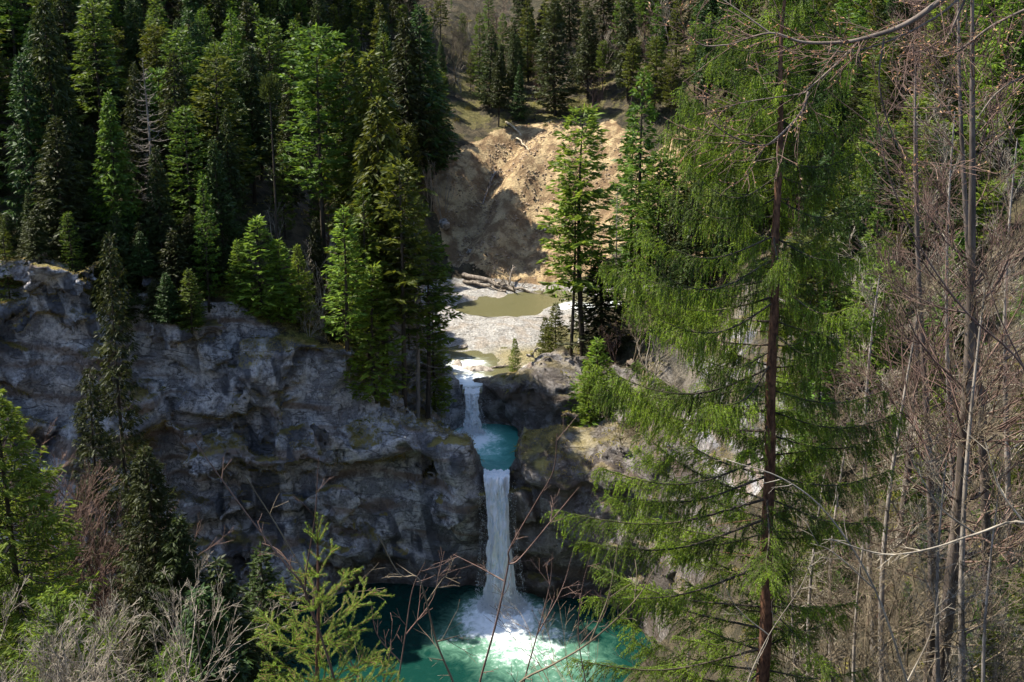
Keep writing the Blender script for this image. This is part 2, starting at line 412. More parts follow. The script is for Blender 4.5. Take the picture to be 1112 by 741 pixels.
def mat_ground():
    T = NT('ground')
    p = T.coord(); geo = T.n('ShaderNodeNewGeometry')
    sep = T.n('ShaderNodeSeparateXYZ'); T.l(geo.outputs['Normal'], sep.inputs[0]); nz = sep.outputs['Z']
    mid = T.noise(p, 0.65, 7, 0.68, 0.35); fine = T.noise(p, 3.8, 6, 0.74)
    big, streak, bed, patch = T.attr('n_big'), T.attr('n_streak'), T.attr('n_bed'), T.attr('n_patch')
    # limestone: pale lavender grey, black water streaks, ochre seams
    rock = T.mix(T.ramp(mid, 0.34, 0.66), (0.26, 0.255, 0.27), (0.78, 0.735, 0.70))
    rock = T.mix(T.ramp(fine, 0.35, 0.6), T.mix(0.55, rock, (0.07, 0.07, 0.08)), rock)
    rock = T.mix(T.ramp(bed, 0.10, 0.55, 0, 0.75), rock, (0.22, 0.14, 0.085))
    rock = T.mix(T.math('MULTIPLY', T.ramp(T.math('ADD', streak, T.math('SUBTRACT', mid, 0.5)), 0.02, 0.30), T.ramp(big, -0.35, 0.25, 0.10, 0.85)), rock, (0.055, 0.060, 0.075))
    vein = T.math('MAXIMUM', T.ramp(T.math('ABSOLUTE', T.math('SUBTRACT', mid, 0.47)), 0.0, 0.014, 1, 0), T.ramp(T.math('ABSOLUTE', T.math('SUBTRACT', bed, 0.02)), 0.0, 0.035, 1, 0))
    rock = T.mix(T.math('MULTIPLY', vein, 0.75), rock, (0.045, 0.042, 0.042))
    wet = T.attr('wet')
    rock = T.mix(T.math('MULTIPLY', wet, T.ramp(mid, 0.25, 0.62, 0.97, 0.78)), rock, (0.070, 0.050, 0.034))
    # forest floor, moss, dry grass, bare earth, river gravel
    floor = T.mix(T.ramp(mid, 0.35, 0.65), (0.022, 0.020, 0.011), (0.080, 0.062, 0.036))
    moss = T.mix(T.ramp(fine, 0.35, 0.65), (0.085, 0.090, 0.018), (0.23, 0.20, 0.050))
    floor = T.mix(T.math('MULTIPLY', T.attr('moss'), T.ramp(T.math('ADD', patch, T.math('SUBTRACT', fine, 0.5)), -0.15, 0.2)), floor, moss)
    earth = T.mix(T.ramp(T.math('ADD', T.math('MULTIPLY', streak, 0.35), mid), 0.34, 0.66), (0.20, 0.128, 0.066), (0.44, 0.325, 0.175))
    earth = T.mix(T.ramp(fine, 0.45, 0.75, 0, 0.5), earth, (0.11, 0.08, 0.055))
    grav = T.mix(T.ramp(fine, 0.35, 0.65), (0.20, 0.19, 0.175), (0.43, 0.415, 0.39))
    grav = T.mix(T.ramp(patch, 0.0, 0.5, 0, 0.35), grav, (0.27, 0.20, 0.13))
    col = floor
    col = T.mix(T.ramp(T.math('ADD', T.attr('earth'), T.math('MULTIPLY', T.math('SUBTRACT', mid, 0.5), 0.9)), 0.42, 0.58), col, earth)
    col = T.mix(T.ramp(T.math('ADD', T.attr('gravel'), T.math('MULTIPLY', T.math('SUBTRACT', mid, 0.5), 0.5)), 0.40, 0.55), col, grav)
    col = T.mix(T.attr('dry'), col, T.mix(T.ramp(fine, 0.4, 0.6), (0.15, 0.13, 0.045), (0.29, 0.235, 0.095)))
    cap = T.ramp(T.math('ADD', nz, T.math('MULTIPLY', T.math('SUBTRACT', fine, 0.5), 0.8)), 0.66, 0.86)
    rmoss = T.mix(T.ramp(patch, -0.3, 0.3), (0.060, 0.055, 0.018), (0.27, 0.215, 0.065))
    rk = T.mix(T.math('MULTIPLY', T.math('MULTIPLY', cap, T.ramp(patch, -0.5, 0.1, 0.35, 1)), T.ramp(T.attr('moss'), 0.0, 0.6, 0.30, 1.0)), rock, rmoss)
    steep = T.ramp(T.math('ADD', nz, T.math('MULTIPLY', T.math('SUBTRACT', mid, 0.5), 0.55)), 0.50, 0.70, 1, 0)
    col = T.mix(T.math('MAXIMUM', T.attr('rock'), T.math('MULTIPLY', steep, T.attr('steeprock'))), col, rk)
    h = T.math('ADD', T.math('ADD', mid, T.math('MULTIPLY', fine, 0.34)), T.math('MULTIPLY', vein, -0.10))
    b = T.bsdf(col, T.ramp(wet, 0, 1, 0.9, 0.5), T.bump(h, 0.9, 0.9), 0.3)
    return T.end(b.outputs[0])

def mat_leaf(name, c1, c2, trans=0.35, var=0.25, rough=0.55, nscale=1.2):
    T = NT(name)
    oi = T.n('ShaderNodeObjectInfo')
    f = T.noise(T.coord(kind='obj'), nscale, 3, 0.6)
    col = T.mix(T.ramp(f, 0.35, 0.65), c1, c2)
    hs = T.n('ShaderNodeHueSaturation'); T.l(col, hs.inputs['Color'])
    T.l(T.ramp(oi.outputs['Random'], 0, 1, 0.5-0.06*var*2, 0.5+0.035*var*2), hs.inputs['Hue'])
    T.l(T.math('ADD', T.math('MULTIPLY', oi.outputs['Random'], var*2), 1-var), hs.inputs['Value'])
    b = T.bsdf(hs.outputs['Color'], rough, None, 0.25)
    tr = T.n('ShaderNodeBsdfTranslucent')
    hs2 = T.n('ShaderNodeHueSaturation'); T.l(hs.outputs['Color'], hs2.inputs['Color']); hs2.inputs['Hue'].default_value = 0.485; hs2.inputs['Value'].default_value = 1.5
    T.l(hs2.outputs['Color'], tr.inputs['Color'])
    mx = T.n('ShaderNodeMixShader'); mx.inputs[0].default_value = trans
    T.l(b.outputs[0], mx.inputs[1]); T.l(tr.outputs[0], mx.inputs[2])
    return T.end(mx.outputs[0])

def mat_wood(name, c1, c2, scale=6.0, bump=0.4, rough=0.85, vert=0.15, dist=0.02):
    T = NT(name)
    p = T.coord((1, 1, vert), 'obj')
    f = T.noise(p, scale, 6, 0.65, 0.3); g = T.noise(T.coord(kind='obj'), scale*0.25, 4, 0.6)
    col = T.mix(T.ramp(f, 0.35, 0.65), c1, c2)
    col = T.mix(T.ramp(g, 0.5, 0.7, 0, 0.4), col, tuple(min(1, v*1.5) for v in c2))
    return T.end(T.bsdf(col, rough, T.bump(f, bump, dist), 0.2).outputs[0])

def mat_water(name, deep, shallow, foam_pts, rip=5.0, streak=(1, 1, 1), extra=0.0, bumpd=0.05):
    """foam_pts : (x, y, radius) of white water in the pool"""
    T = NT(name)
    p = T.coord()
    fac = None
    for (fx, fy, fr, pw) in foam_pts:
        vm = T.n('ShaderNodeVectorMath', operation='DISTANCE'); 
        mp = T.n('ShaderNodeMapping'); T.l(p, mp.inputs['Vector']); mp.inputs['Scale'].default_value = (1, 1, 0)
        T.l(mp.outputs['Vector'], vm.inputs[0]); vm.inputs[1].default_value = (fx, fy, 0)
        d = T.ramp(vm.outputs['Value'], 0.15*fr, fr, pw, 0.0)
        fac = d if fac is None else T.math('MAXIMUM', fac, d)
    n1 = T.noise(T.coord(streak), 0.9, 7, 0.68, 0.9); n2 = T.noise(T.coord(streak), 3.1, 5, 0.7, 0.6)
    nn = T.math('ADD', T.math('MULTIPLY', n1, 0.65), T.math('MULTIPLY', n2, 0.35))
    foam = T.ramp(T.math('ADD', T.math('ADD', T.math('MULTIPLY', fac, 0.62) if fac is not None else 0.0, T.math('MULTIPLY', nn, 1.15)), extra), 0.80, 1.12)
    body = T.mix(T.ramp(T.math('ADD', fac if fac is not None else T.math('MULTIPLY', n1, 0.0), T.math('MULTIPLY', T.math('SUBTRACT', n1, 0.5), 0.8)), 0.02, 0.75), deep, shallow)
    col = T.mix(foam, body, (0.78, 0.83, 0.84))
    h = T.math('ADD', T.noise(p, rip, 4, 0.6, 0.4), T.math('MULTIPLY', T.noise(p, rip*0.3, 3), 0.8))
    b = T.bsdf(col, T.ramp(foam, 0, 1, 0.06, 0.7), T.bump(h, 0.6, bumpd), 0.5)
    b.inputs['IOR'].default_value = 1.33
    return T.end(b.outputs[0])

def mat_fall():
    T = NT('falling_water')
    p = T.coord((2.6, 2.6, 0.30)); q = T.coord((7, 7, 1.0))
    s1 = T.noise(p, 1.6, 6, 0.65, 0.4); s2 = T.noise(q, 1.4, 5, 0.7)
    f = T.math('ADD', T.math('MULTIPLY', s1, 0.6), T.math('MULTIPLY', s2, 0.4))
    col = T.mix(T.ramp(f, 0.38, 0.52), (0.66, 0.77, 0.84), (0.97, 0.975, 0.975))
    b = T.bsdf(col, 0.55, T.bump(f, 0.9, 0.35), 0.3)
    tr = T.n('ShaderNodeBsdfTranslucent'); tr.inputs['Color'].default_value = (0.95, 0.97, 0.98, 1)
    m1 = T.n('ShaderNodeMixShader'); m1.inputs[0].default_value = 0.12; T.l(b.outputs[0], m1.inputs[1]); T.l(tr.outputs[0], m1.inputs[2])
    tp = T.n('ShaderNodeBsdfTransparent')
    m2 = T.n('ShaderNodeMixShader')
    a = T.ramp(T.math('ADD', T.math('MULTIPLY', T.attr('edge'), 1.4), T.math('MULTIPLY', T.math('SUBTRACT', f, 0.5), 1.6)), 0.05, 0.35)
    T.l(a, m2.inputs[0]); T.l(tp.outputs[0], m2.inputs[1]); T.l(m1.outputs[0], m2.inputs[2])
    return T.end(m2.outputs[0])

M = {}
M['ground'] = mat_ground()
M['fall'] = mat_fall()
M['pool'] = mat_water('plunge_pool_water', (0.004, 0.028, 0.022), (0.12, 0.25, 0.175), [(-0.9, 87.0, 7.0, 1.0), (1.0, 84.0, 8.5, 0.66), (4.0, 81.5, 7.0, 0.45), (-4.5, 84.5, 5.0, 0.45)], 4.0, extra=-0.03)
M['upool'] = mat_water('upper_pool_water', (0.045, 0.19, 0.16), (0.20, 0.46, 0.40), [(-4.2, 98.9, 5.0, 0.95), (-3.0, 96.6, 4.2, 0.55)], 4.0, extra=-0.02)
M['river'] = mat_water('river_water', (0.090, 0.085, 0.040), (0.16, 0.165, 0.11), [(-4.4, 104.8, 4.0, 0.9), (-5.0, 108.8, 4.6, 0.75), (8.0, 128.5, 4.4, 0.95), (12.5,130,3.0,0.7)], 6.0, (0.5, 1.6, 1), extra=0.0)
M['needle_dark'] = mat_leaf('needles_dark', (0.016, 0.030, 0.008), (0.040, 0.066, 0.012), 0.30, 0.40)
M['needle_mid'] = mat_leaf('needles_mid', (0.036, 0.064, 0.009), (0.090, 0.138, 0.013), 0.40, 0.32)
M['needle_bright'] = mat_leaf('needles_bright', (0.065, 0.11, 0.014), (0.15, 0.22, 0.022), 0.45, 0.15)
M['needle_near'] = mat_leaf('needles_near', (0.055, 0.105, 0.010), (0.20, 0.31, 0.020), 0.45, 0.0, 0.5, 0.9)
M['needle_sapling'] = mat_leaf('needles_sapling', (0.12, 0.20, 0.024), (0.22, 0.33, 0.045), 0.45, 0.0, 0.45, 6)
M['leaf_olive'] = mat_leaf('leaves_olive', (0.10, 0.115, 0.020), (0.23, 0.21, 0.045), 0.45, 0.2)
M['bark_dark'] = mat_wood('bark_dark', (0.020, 0.016, 0.012), (0.075, 0.058, 0.042), 3.0)
M['bark_red'] = mat_wood('bark_red', (0.045, 0.022, 0.014), (0.17, 0.085, 0.050), 14.0, 0.9, 0.85, 0.35, 0.03)
M['bark_mid'] = mat_wood('bark_mid', (0.055, 0.042, 0.034), (0.17, 0.135, 0.11), 5.0, 0.6)
M['bark_grey'] = mat_wood('bark_grey', (0.11, 0.095, 0.08), (0.30, 0.26, 0.22), 4.0)
M['twig_red'] = mat_wood('twig_red', (0.060, 0.036, 0.028), (0.155, 0.10, 0.078), 4.0, 0.2)
M['twig_brown'] = mat_wood('twig_brown', (0.065, 0.050, 0.032), (0.17, 0.135, 0.09), 4.0, 0.2)
M['twig_pale'] = mat_wood('twig_pale', (0.12, 0.10, 0.078), (0.30, 0.26, 0.20), 5.0, 0.2)
M['bud'] = mat_leaf('buds', (0.42, 0.24, 0.12), (0.60, 0.42, 0.22), 0.35, 0.0)
M['drift'] = mat_wood('driftwood', (0.06, 0.05, 0.04), (0.26, 0.22, 0.18), 5.0, 0.6)
M['drift_pale'] = mat_wood('driftwood_pale', (0.28, 0.22, 0.15), (0.55, 0.47, 0.34), 5.0, 0.6)
M['drygrass'] = mat_leaf('dry_grass', (0.16, 0.13, 0.035), (0.38, 0.30, 0.10), 0.4, 0.0, 0.7, 1.5)
T = NT('froth'); M['froth'] = T.end(T.bsdf((0.88, 0.91, 0.92), 0.6, None, 0.3).outputs[0])

def tag(o, label=None, cat=None, group=None, kind=None):
    if label: o['label'] = label
    if cat: o['category'] = cat
    if group: o['group'] = group
    if kind: o['kind'] = kind
    return o

# ------------------------------------------------------------------ land
def zones(V, rockpart):
    x, y, z = V[:, 0].astype(float), V[:, 1].astype(float), V[:, 2].astype(float)
    n = 0.5*fbm(N2, x/4, y/4, z/4, 3)
    e = sstep(1.15, 0.85, (((x-4.5)/16.5)**2 + ((y-150)/14.5)**2) + 0.22*n + 0.12*np.abs(x-4)/16)*sstep(135.0, 138, y)
    e = np.maximum(e, sstep(1.1, 0.8, ((x-24)/7)**2 + ((y-142)/12)**2 + 0.3*n)*0.8)
    sd3 = poly_sd(x, y, G3)
    g = sstep(2.0, -0.2, sd3) * sstep(103, 108, y) * sstep(19.8, 19.0, z)
    d = np.exp(-((x-2.0)/4.6)**4 - ((y-110.8)/3.6)**4)*sstep(19.6, 18.8, z)*0.85
    m = np.clip(0.06 + 0.85*sstep(12, -4, x)*np.exp(-(np.minimum(np.abs(poly_sd(x, y, G1)), 60)/9.0)**2) + 0.5*np.exp(-((x-2)/25)**2-((y-172)/14)**2), 0, 1)
    m = np.maximum(m, np.exp(-((poly_sd(x, y, G1)-5.0)/3.5)**4)*(x < -5))
    sd = np.minimum(poly_sd(x, y, G1), poly_sd(x, y, G2)+0.5)
    if rockpart:
        rk = sstep(7.5, 4.5, sd)*sstep(-1, 3.0, 40 - 0*z)
        gz = height(x, y); s = 0.6
        sl = np.sqrt(((height(x+s, y)-height(x-s, y))/(2*s))**2 + ((height(x, y+s)-height(x, y-s))/(2*s))**2)
        rk = np.maximum(sstep(1.0, 2.2, sl), sstep(2.5, 1.0, sd))
        for c, r in BOSSES: rk = np.maximum(rk, sstep(-0.9, -0.3, boss(x, y, z, c, r)))
        rk = np.maximum(rk, np.exp(-((x-7)/8.0)**4-((y-93)/7.5)**4))
        rk = np.where((x < -9) & (z > height(x, y)-1.2) & (sd > 4.5), np.minimum(rk, 0.25), rk)
        rk = np.where(z < 4, 1, rk)
        wet = np.clip(sstep(-5.5, -2.0, x)*sstep(108, 104, y)*0.9 + sstep(6, 0.5, z)*0.9, 0, 1)
        wet = wet * sstep(23.5, 20, z)
    else:
        rk = 0*x; wet = 0*x
    nb = dict(n_big=fbm(N1, x/9, y/9, z/9, 3), n_streak=fbm(N2, x/1.5+0.1*z, y/1.5, z/11, 3),
              n_bed=fbm(N3, x/9+0.2*z, y/9, z/1.3+x/16, 3), n_patch=fbm(N1, x/2.2+5, y/2.2, z/2.2, 3))
    return dict(**nb, earth=e, gravel=g, dry=d, moss=m, rock=rk, steeprock=(np.ones_like(x)*(1-e)*(sd < 14) if rockpart else 0*x), wet=wet)

Vr, Fr = build_rock(); Vs_, Fs = build_sheet()
def sub(name, V, F, mask, rockpart):
    f = F[mask]; used = np.unique(f); rm = np.full(len(V), -1); rm[used] = np.arange(len(used))
    o = mesh_obj(name, V[used], rm[f], M['ground'], None, name not in ('cliff', 'gorge_wall', 'river_rocks')); tag(o, kind='structure')
    for k, v in zones(V[used], rockpart).items(): attr(o, k, v)
    return o
cr = Vr[Fr].mean(1)
sdc = poly_sd(cr[:, 0], cr[:, 1], G1)
e1 = Vr[Fr[:, 1]] - Vr[Fr[:, 0]]; e2 = Vr[Fr[:, 3]] - Vr[Fr[:, 0]]
nn = np.cross(e1, e2); nn /= np.linalg.norm(nn, axis=1)[:, None] + 1e-9
face_rock = (sdc < 7.0) & (cr[:, 2] > -2.0)
up_ = cr[:, 1] > 97.0
cliffm = face_rock & (cr[:, 0] < -1.4) & ~up_ & (cr[:, 1] > 78)
rwall = face_rock & (cr[:, 0] >= -1.4) & ~up_ & (cr[:, 1] > 72)
upr = np.zeros(len(cr), bool)
for c, r in BOSSES[1:3]+BOSSES[4:5]: upr |= boss(cr[:, 0], cr[:, 1], cr[:, 2], c, r) > -1.2
upr &= ~cliffm & ~rwall
rest = ~(cliffm | rwall | upr)
sub('cliff', Vr, Fr, cliffm, True)
sub('gorge_wall', Vr, Fr, rwall, True)
sub('river_rocks', Vr, Fr, upr, True)
sub('riverbed', Vr, Fr, rest, True)
sub('hillside', Vs_, Fs, np.ones(len(Fs), bool), False)

BV = BVHTree.FromPolygons([tuple(v) for v in Vr.tolist()] + [tuple(v) for v in Vs_.tolist()], [tuple(f) for f in Fr.tolist()] + [tuple(f) for f in (Fs+len(Vr)).tolist()])
def ground(x, y, zt=200.0):
    h = BV.ray_cast(Vector((x, y, zt)), Vector((0, 0, -1)))
    return h[0].z if h[0] is not None else float(height(x, y))
CAMP = Vector((0, 0, CAMZ))
def raydir(px, py):
    c = Vector(((px-556)/FPX, -(py-ROW0)/FPX, -1))
    return (cam.rotation_euler.to_matrix() @ c).normalized()
def at(px, py, D):
    """the point at forward distance D seen at photo pixel (px, py)"""
    d = raydir(px, py); return CAMP + d*(D/d.y)
def hit(px, py):
    return BV.ray_cast(CAMP, raydir(px, py))[0]
def foot(px, D):
    """ground point at forward distance D under photo column px"""
    z = 30.0
    for _ in range(6):
        x = (px-556)/FPX*(D*math.cos(PITCH) + (CAMZ-z)*math.sin(PITCH)); z = ground(x, D)
    return Vector((x, D, z))

# ------------------------------------------------------------------ water
def water_sheet(name, z, poly_bb, step, mat, wave, keep=None):
    x0, x1, y0, y1 = poly_bb
    X, Y = np.meshgrid(np.arange(x0, x1, step), np.arange(y0, y1, step), indexing='ij')
    Z = z + wave(X, Y)
    V = np.stack([X.ravel(), Y.ravel(), Z.ravel()], 1); I = np.arange(X.size).reshape(X.shape)
    F = np.stack([I[:-1, :-1], I[1:, :-1], I[1:, 1:], I[:-1, 1:]], -1).reshape(-1, 4)
    if keep is not None:
        c = V[F].mean(1); F = F[keep(c[:, 0], c[:, 1])]
        used = np.unique(F); rm = np.full(len(V), -1); rm[used] = np.arange(len(used)); V = V[used]; F = rm[F]
    return tag(mesh_obj(name, V, F, mat), kind='structure')
def churn(cx, cy, r, a):
    return lambda X, Y: a*np.exp(-((X-cx)**2+(Y-cy)**2)/r**2)*(0.6+fbm(N1, X/0.5, Y/0.5, 0*X, 3)) + 0.02*fbm(N2, X/1.2, Y/1.2, 0*X, 2)
water_sheet('plunge_pool', Z_POOL, (-60, 16, 56, 93.5), 0.22, M['pool'], churn(-1.0, 88.6, 3.4, 0.40))
water_sheet('upper_pool', Z_UP, (-8.5, 2.5, 91.8, 103), 0.15, M['upool'], churn(-3.9, 100.4, 1.6, 0.22), lambda x, y: (poly_sd(x, y, G2) < 1.6) & ((y > 93.0) | (np.abs(x+1.4) < 1.2)))
water_sheet('river', Z_RIV, (-16, 26, 101.4, 140), 0.25, M['river'], lambda X, Y: 0.05*fbm(N2, X/0.7, Y/1.1, 0*X, 3)*np.exp(-((Y-105)/4)**2), lambda x, y: (poly_sd(x, y, G3) < 1.8) & ((y > 103.6) | (np.abs(x+4.0) < 0.95)))

def waterfall(name, label, c0, z0, z1, w0, w1, out, sway, seed):
    """a curling sheet of white water from the lip to the pool"""
    nt, nu = 150, 60
    n = Noise3(seed)
    t = np.linspace(0, 1, nt)[:, None]; u = np.linspace(-1, 1, nu)[None, :]
    tt = np.clip(t*1.12-0.12, 0, 1)                         # first part runs level over the lip
    z = z0 - (z0-z1)*tt**1.0 + 0*u
    lip = np.clip((0.12-t)/0.12, 0, 1)
    y = c0[1] + 1.5*lip - out*(1-(1-tt)**2) - 0.35*w0*np.sqrt(np.clip(1-u*u, 0, 1))*(0.4+0.6*tt)
    w = np.interp(tt, [0, .12, .3, .6, .85, 1], [w0, w0*.86, w0*.80, w0*1.0, w0*1.25, w1])
    x = c0[0] + sway*tt + 0.5*w*u
    d = 0.26*fbm(n, x*2.2, t*4, 0*x, 4) + 0.12*n(x*6, t*22, 0*x)
    y = y - d*1.4 + 0*x; x = x + 0.22*n(x*1.5+5, t*9, 0*x)*(0.3+tt)*np.abs(u)**0.5
    V = np.stack([x.ravel(), (y+0*x).ravel(), (z+0*x).ravel()], 1); I = np.arange(nt*nu).reshape(nt, nu)
    F = np.stack([I[:-1, :-1], I[:-1, 1:], I[1:, 1:], I[1:, :-1]], -1).reshape(-1, 4)
    o = mesh_obj(name, V, F, M['fall'])
    attr(o, 'edge', (np.clip((1-np.abs(u))*3.2, 0, 1) + 0*t).ravel())
    tag(o, label, 'waterfall')
    return o
waterfall('waterfall', 'tall white waterfall plunging from the narrow rock lip into the dark lower pool', (-1.4, 90.9), Z_UP+0.12, Z_POOL-0.2, 2.5, 3.9, 1.9, 0.45, 5)
waterfall('waterfall', 'short white waterfall dropping between dark rocks into the small upper pool', (-4.0, 101.2), Z_RIV+0.1, Z_UP-0.1, 1.6, 2.9, 0.8, 0.1, 6)

# ------------------------------------------------------------------ plant builders
def prisms(P0, P1, R0, R1, k=4):
    """tapered k-sided prisms between point arrays"""
    P0, P1 = np.asarray(P0, float), np.asarray(P1, float); R0, R1 = np.asarray(R0, float), np.asarray(R1, float)
    d = P1-P0; L = np.linalg.norm(d, axis=1)[:, None] + 1e-9; d = d/L
    ref = np.where(np.abs(d[:, 2:3]) < 0.9, [[0, 0, 1.0]], [[1.0, 0, 0]])
    u = np.cross(d, ref); u /= np.linalg.norm(u, axis=1)[:, None] + 1e-9; v = np.cross(d, u)
    V = []
    for P, Rr in ((P0, R0), (P1, R1)):
        for i in range(k):
            a = 2*math.pi*i/k
            V.append(P + (u*math.cos(a) + v*math.sin(a))*Rr[:, None])
    V = np.stack(V, 1).reshape(-1, 3)
    b = np.arange(len(P0))[:, None]*2*k
    F = np.stack([np.concatenate([b+i, b+(i+1) % k, b+k+(i+1) % k, b+k+i], 1) for i in range(k)], 1).reshape(-1, 4)
    return V, F
def tube(pts, rad, k=8):
    pts = np.asarray(pts, float); n = len(pts); rad = np.asarray(rad, float)
    d = np.gradient(pts, axis=0); d /= np.linalg.norm(d, axis=1)[:, None] + 1e-9
    ref = np.array([1.0, 0.1, 0.0]) if abs(d[0, 2]) > 0.7 else np.array([0, 0, 1.0])
    u = np.cross(d, ref); u /= np.linalg.norm(u, axis=1)[:, None]; v = np.cross(d, u)
    a = np.arange(k)*2*math.pi/k
    V = (pts[:, None] + (u[:, None]*np.cos(a)[None, :, None] + v[:, None]*np.sin(a)[None, :, None])*rad[:, None, None]).reshape(-1, 3)
    I = np.arange(n*k).reshape(n, k)
    F = np.stack([I[:-1], np.roll(I, -1, 1)[:-1], np.roll(I, -1, 1)[1:], I[1:]], -1).reshape(-1, 4)
    return V, F
def merge(*VF):
    V, F, n = [], [], 0
    for v, f in VF:
        V.append(v); F.append(f+n); n += len(v)
    return np.concatenate(V), np.concatenate(F)
def norm(a): return a/(np.linalg.norm(a, axis=-1)[..., None] + 1e-9)

def blades(P, D, L, W, rng, droop=0.0):
    """flat tapering leaves: quads from P along D (N,3), folded by a random roll"""
    D = norm(D); n = len(P)
    r = rng.normal(size=(n, 3)); s = norm(np.cross(D, r))
    L = np.broadcast_to(L, (n,))[:, None]; W = np.broadcast_to(W, (n,))[:, None]
    m = P + D*L*0.5 + [0, 0, -1.0]*L*droop*0.3; e = P + D*L + [0, 0, -1.0]*L*droop
    V = np.stack([P, m - s*W*0.5, e, m + s*W*0.5], 1).reshape(-1, 3)
    return V, np.arange(n*4).reshape(n, 4)
def needles(P0, P1, per_m, L, W, ang, rng, taper=0.5):
    """thin triangular needles standing off each shoot P0-P1"""
    d = P1-P0; ln = np.linalg.norm(d, axis=1); d = norm(d)
    cnt = np.maximum(3, (ln*per_m).astype(int)); idx = np.repeat(np.arange(len(P0)), cnt)
    t = rng.rand(len(idx)); p = P0[idx] + (P1-P0)[idx]*t[:, None]
    r = norm(np.cross(d[idx], rng.normal(size=(len(idx), 3))))
    D = norm(d[idx]*math.cos(ang) + r*math.sin(ang)); s = norm(np.cross(D, rng.normal(size=D.shape)))
    l = L*(0.7+0.5*rng.rand(len(idx)))*(1-taper*t**3); w = W
    V = np.stack([p-s*w/2, p+s*w/2, p+D*l[:, None]], 1).reshape(-1, 3)
    return V, np.arange(len(V)).reshape(-1, 3)

def conifer(seed, h, rad, base=0.12, whorls=34, per=5, droop=0.25, dens=1.0, blade=(0.34, 0.13), shape=0.85, flat=0.0, ragged=0.2, tw=1.0, bare=0.0, dead=0):
    """-> (trunk V,F), (crown V,F) ; crown of many drooping sprays on whorled limbs"""
    rng = np.random.RandomState(seed)
    nt = 14; tt = np.linspace(0, 1, nt)
    bend = rng.normal(size=2)*0.012*h
    tp = np.stack([bend[0]*np.sin(tt*3), bend[1]*np.sin(tt*2.3), tt*h], 1)
    tr = 0.0115*h*tw*(1-tt)**0.85 + 0.012
    TV = [tube(tp, tr, 7)]
    P0, P1, R0, R1 = [], [], [], []; LP, LD, LL, LW = [], [], [], []
    for w in range(whorls):
        f = base + (1-base)*((w+0.5)/whorls)**0.92
        u = (f-base)/(1-base)
        env = (1-u)**shape*(1-flat) + flat*(0.55+0.45*np.cos(u*1.3))*(1 if u < 0.97 else 0.6)
        env *= min(1, 0.45 + u*3.0)
        n = max(3, int(per + rng.randint(-1, 2)))
        a0 = rng.rand()*6.28
        for b in range(n):
            if rng.rand() < bare*(1-u)**0.5: continue
            L = rad*env*(1 + ragged*rng.normal()) + 0.10
            if L < 0.12: continue
            az = a0 + 6.283*b/n + rng.normal()*0.25
            zc = f*h + rng.normal()*0.25*h/whorls
            o = np.array([np.interp(zc/h, tt, tp[:, 0]), np.interp(zc/h, tt, tp[:, 1]), zc])
            dirh = np.array([math.cos(az), math.sin(az), 0])
            m = 6; s = np.linspace(0, 1, m)
            rise = 0.55*u**1.5 - droop*(1-0.5*u)
            zz = L*(rise*s + 0.30*droop*(s**2.5)*1.6 - 0.10*np.sin(s*3.14))
            pts = o + dirh*(L*s)[:, None] + np.array([0, 0, 1])*zz[:, None]
            side = np.array([-dirh[1], dirh[0], 0])
            pts = pts + side*(rng.normal()*0.08*L*s**2)[:, None]
            rr = 0.012 + 0.016*L*(1-s)*0.7
            P0 += list(pts[:-1]); P1 += list(pts[1:]); R0 += list(rr[:-1]*0.8); R1 += list(rr[1:]*0.8)
            if dead: 
                for q in range(int(5*L)+2):
                    sp = 0.2+0.8*rng.rand(); p = np.array([np.interp(sp, s, pts[:, i]) for i in range(3)])
                    e = p + (side*rng.choice([-1, 1])*0.8 + dirh*0.6 + [0, 0, rng.normal()*0.3])*0.25*L*rng.rand()
                    P0.append(p); P1.append(e); R0.append(0.012); R1.append(0.006)
                continue
            k = int((7 + 15*L)*dens)
            sp = 0.12 + 0.88*rng.rand(k)**0.8
            p = np.stack([np.interp(sp, s, pts[:, i]) for i in range(3)], 1)
            sg = rng.choice([-1, 1], k)
            wd = (0.16+0.30*L*np.sin(np.clip(sp, 0.1, 1)*2.6)*0.6)*rng.rand(k)      # how far out from the limb the spray starts
            dd = side*(sg*(0.75+0.3*rng.rand(k)))[:, None] + dirh*(0.45+0.5*rng.rand(k))[:, None] + np.array([0, 0, 1])*(rng.normal(size=k)*0.16-0.22*droop*2)[:, None]
            p = p + norm(dd)*wd[:, None]*0.8 + np.array([0, 0, -1])*(wd*droop*0.5)[:, None]
            LP.append(p); LD.append(dd); LL.append(blade[0]*(0.6+0.7*rng.rand(k))*(0.6+0.4*min(1, L))); LW.append(blade[1]*(0.7+0.6*rng.rand(k)))
            # tip
            LP.append(pts[-2:-1]); LD.append((pts[-1]-pts[-2])[None]); LL.append(np.array([blade[0]*1.2])); LW.append(np.array([blade[1]]))
    TV.append(prisms(P0, P1, R0, R1, 3))
    if dead: return merge(*TV), None
    k = 10                                                    # leader
    LP.append(np.tile(tp[-1]-[0, 0, 0.5], (k, 1)) + np.array([0, 0, 1])*rng.rand(k)[:, None]*0.6); LD.append(rng.normal(size=(k, 3))*[.5, .5, 0] + [0, 0, 0.9]); LL.append(np.full(k, blade[0])); LW.append(np.full(k, blade[1]*0.8))
    V, F = blades(np.concatenate(LP), np.concatenate(LD), np.concatenate(LL), np.concatenate(LW), rng, droop*0.7)
    return merge(*TV), (V, F)

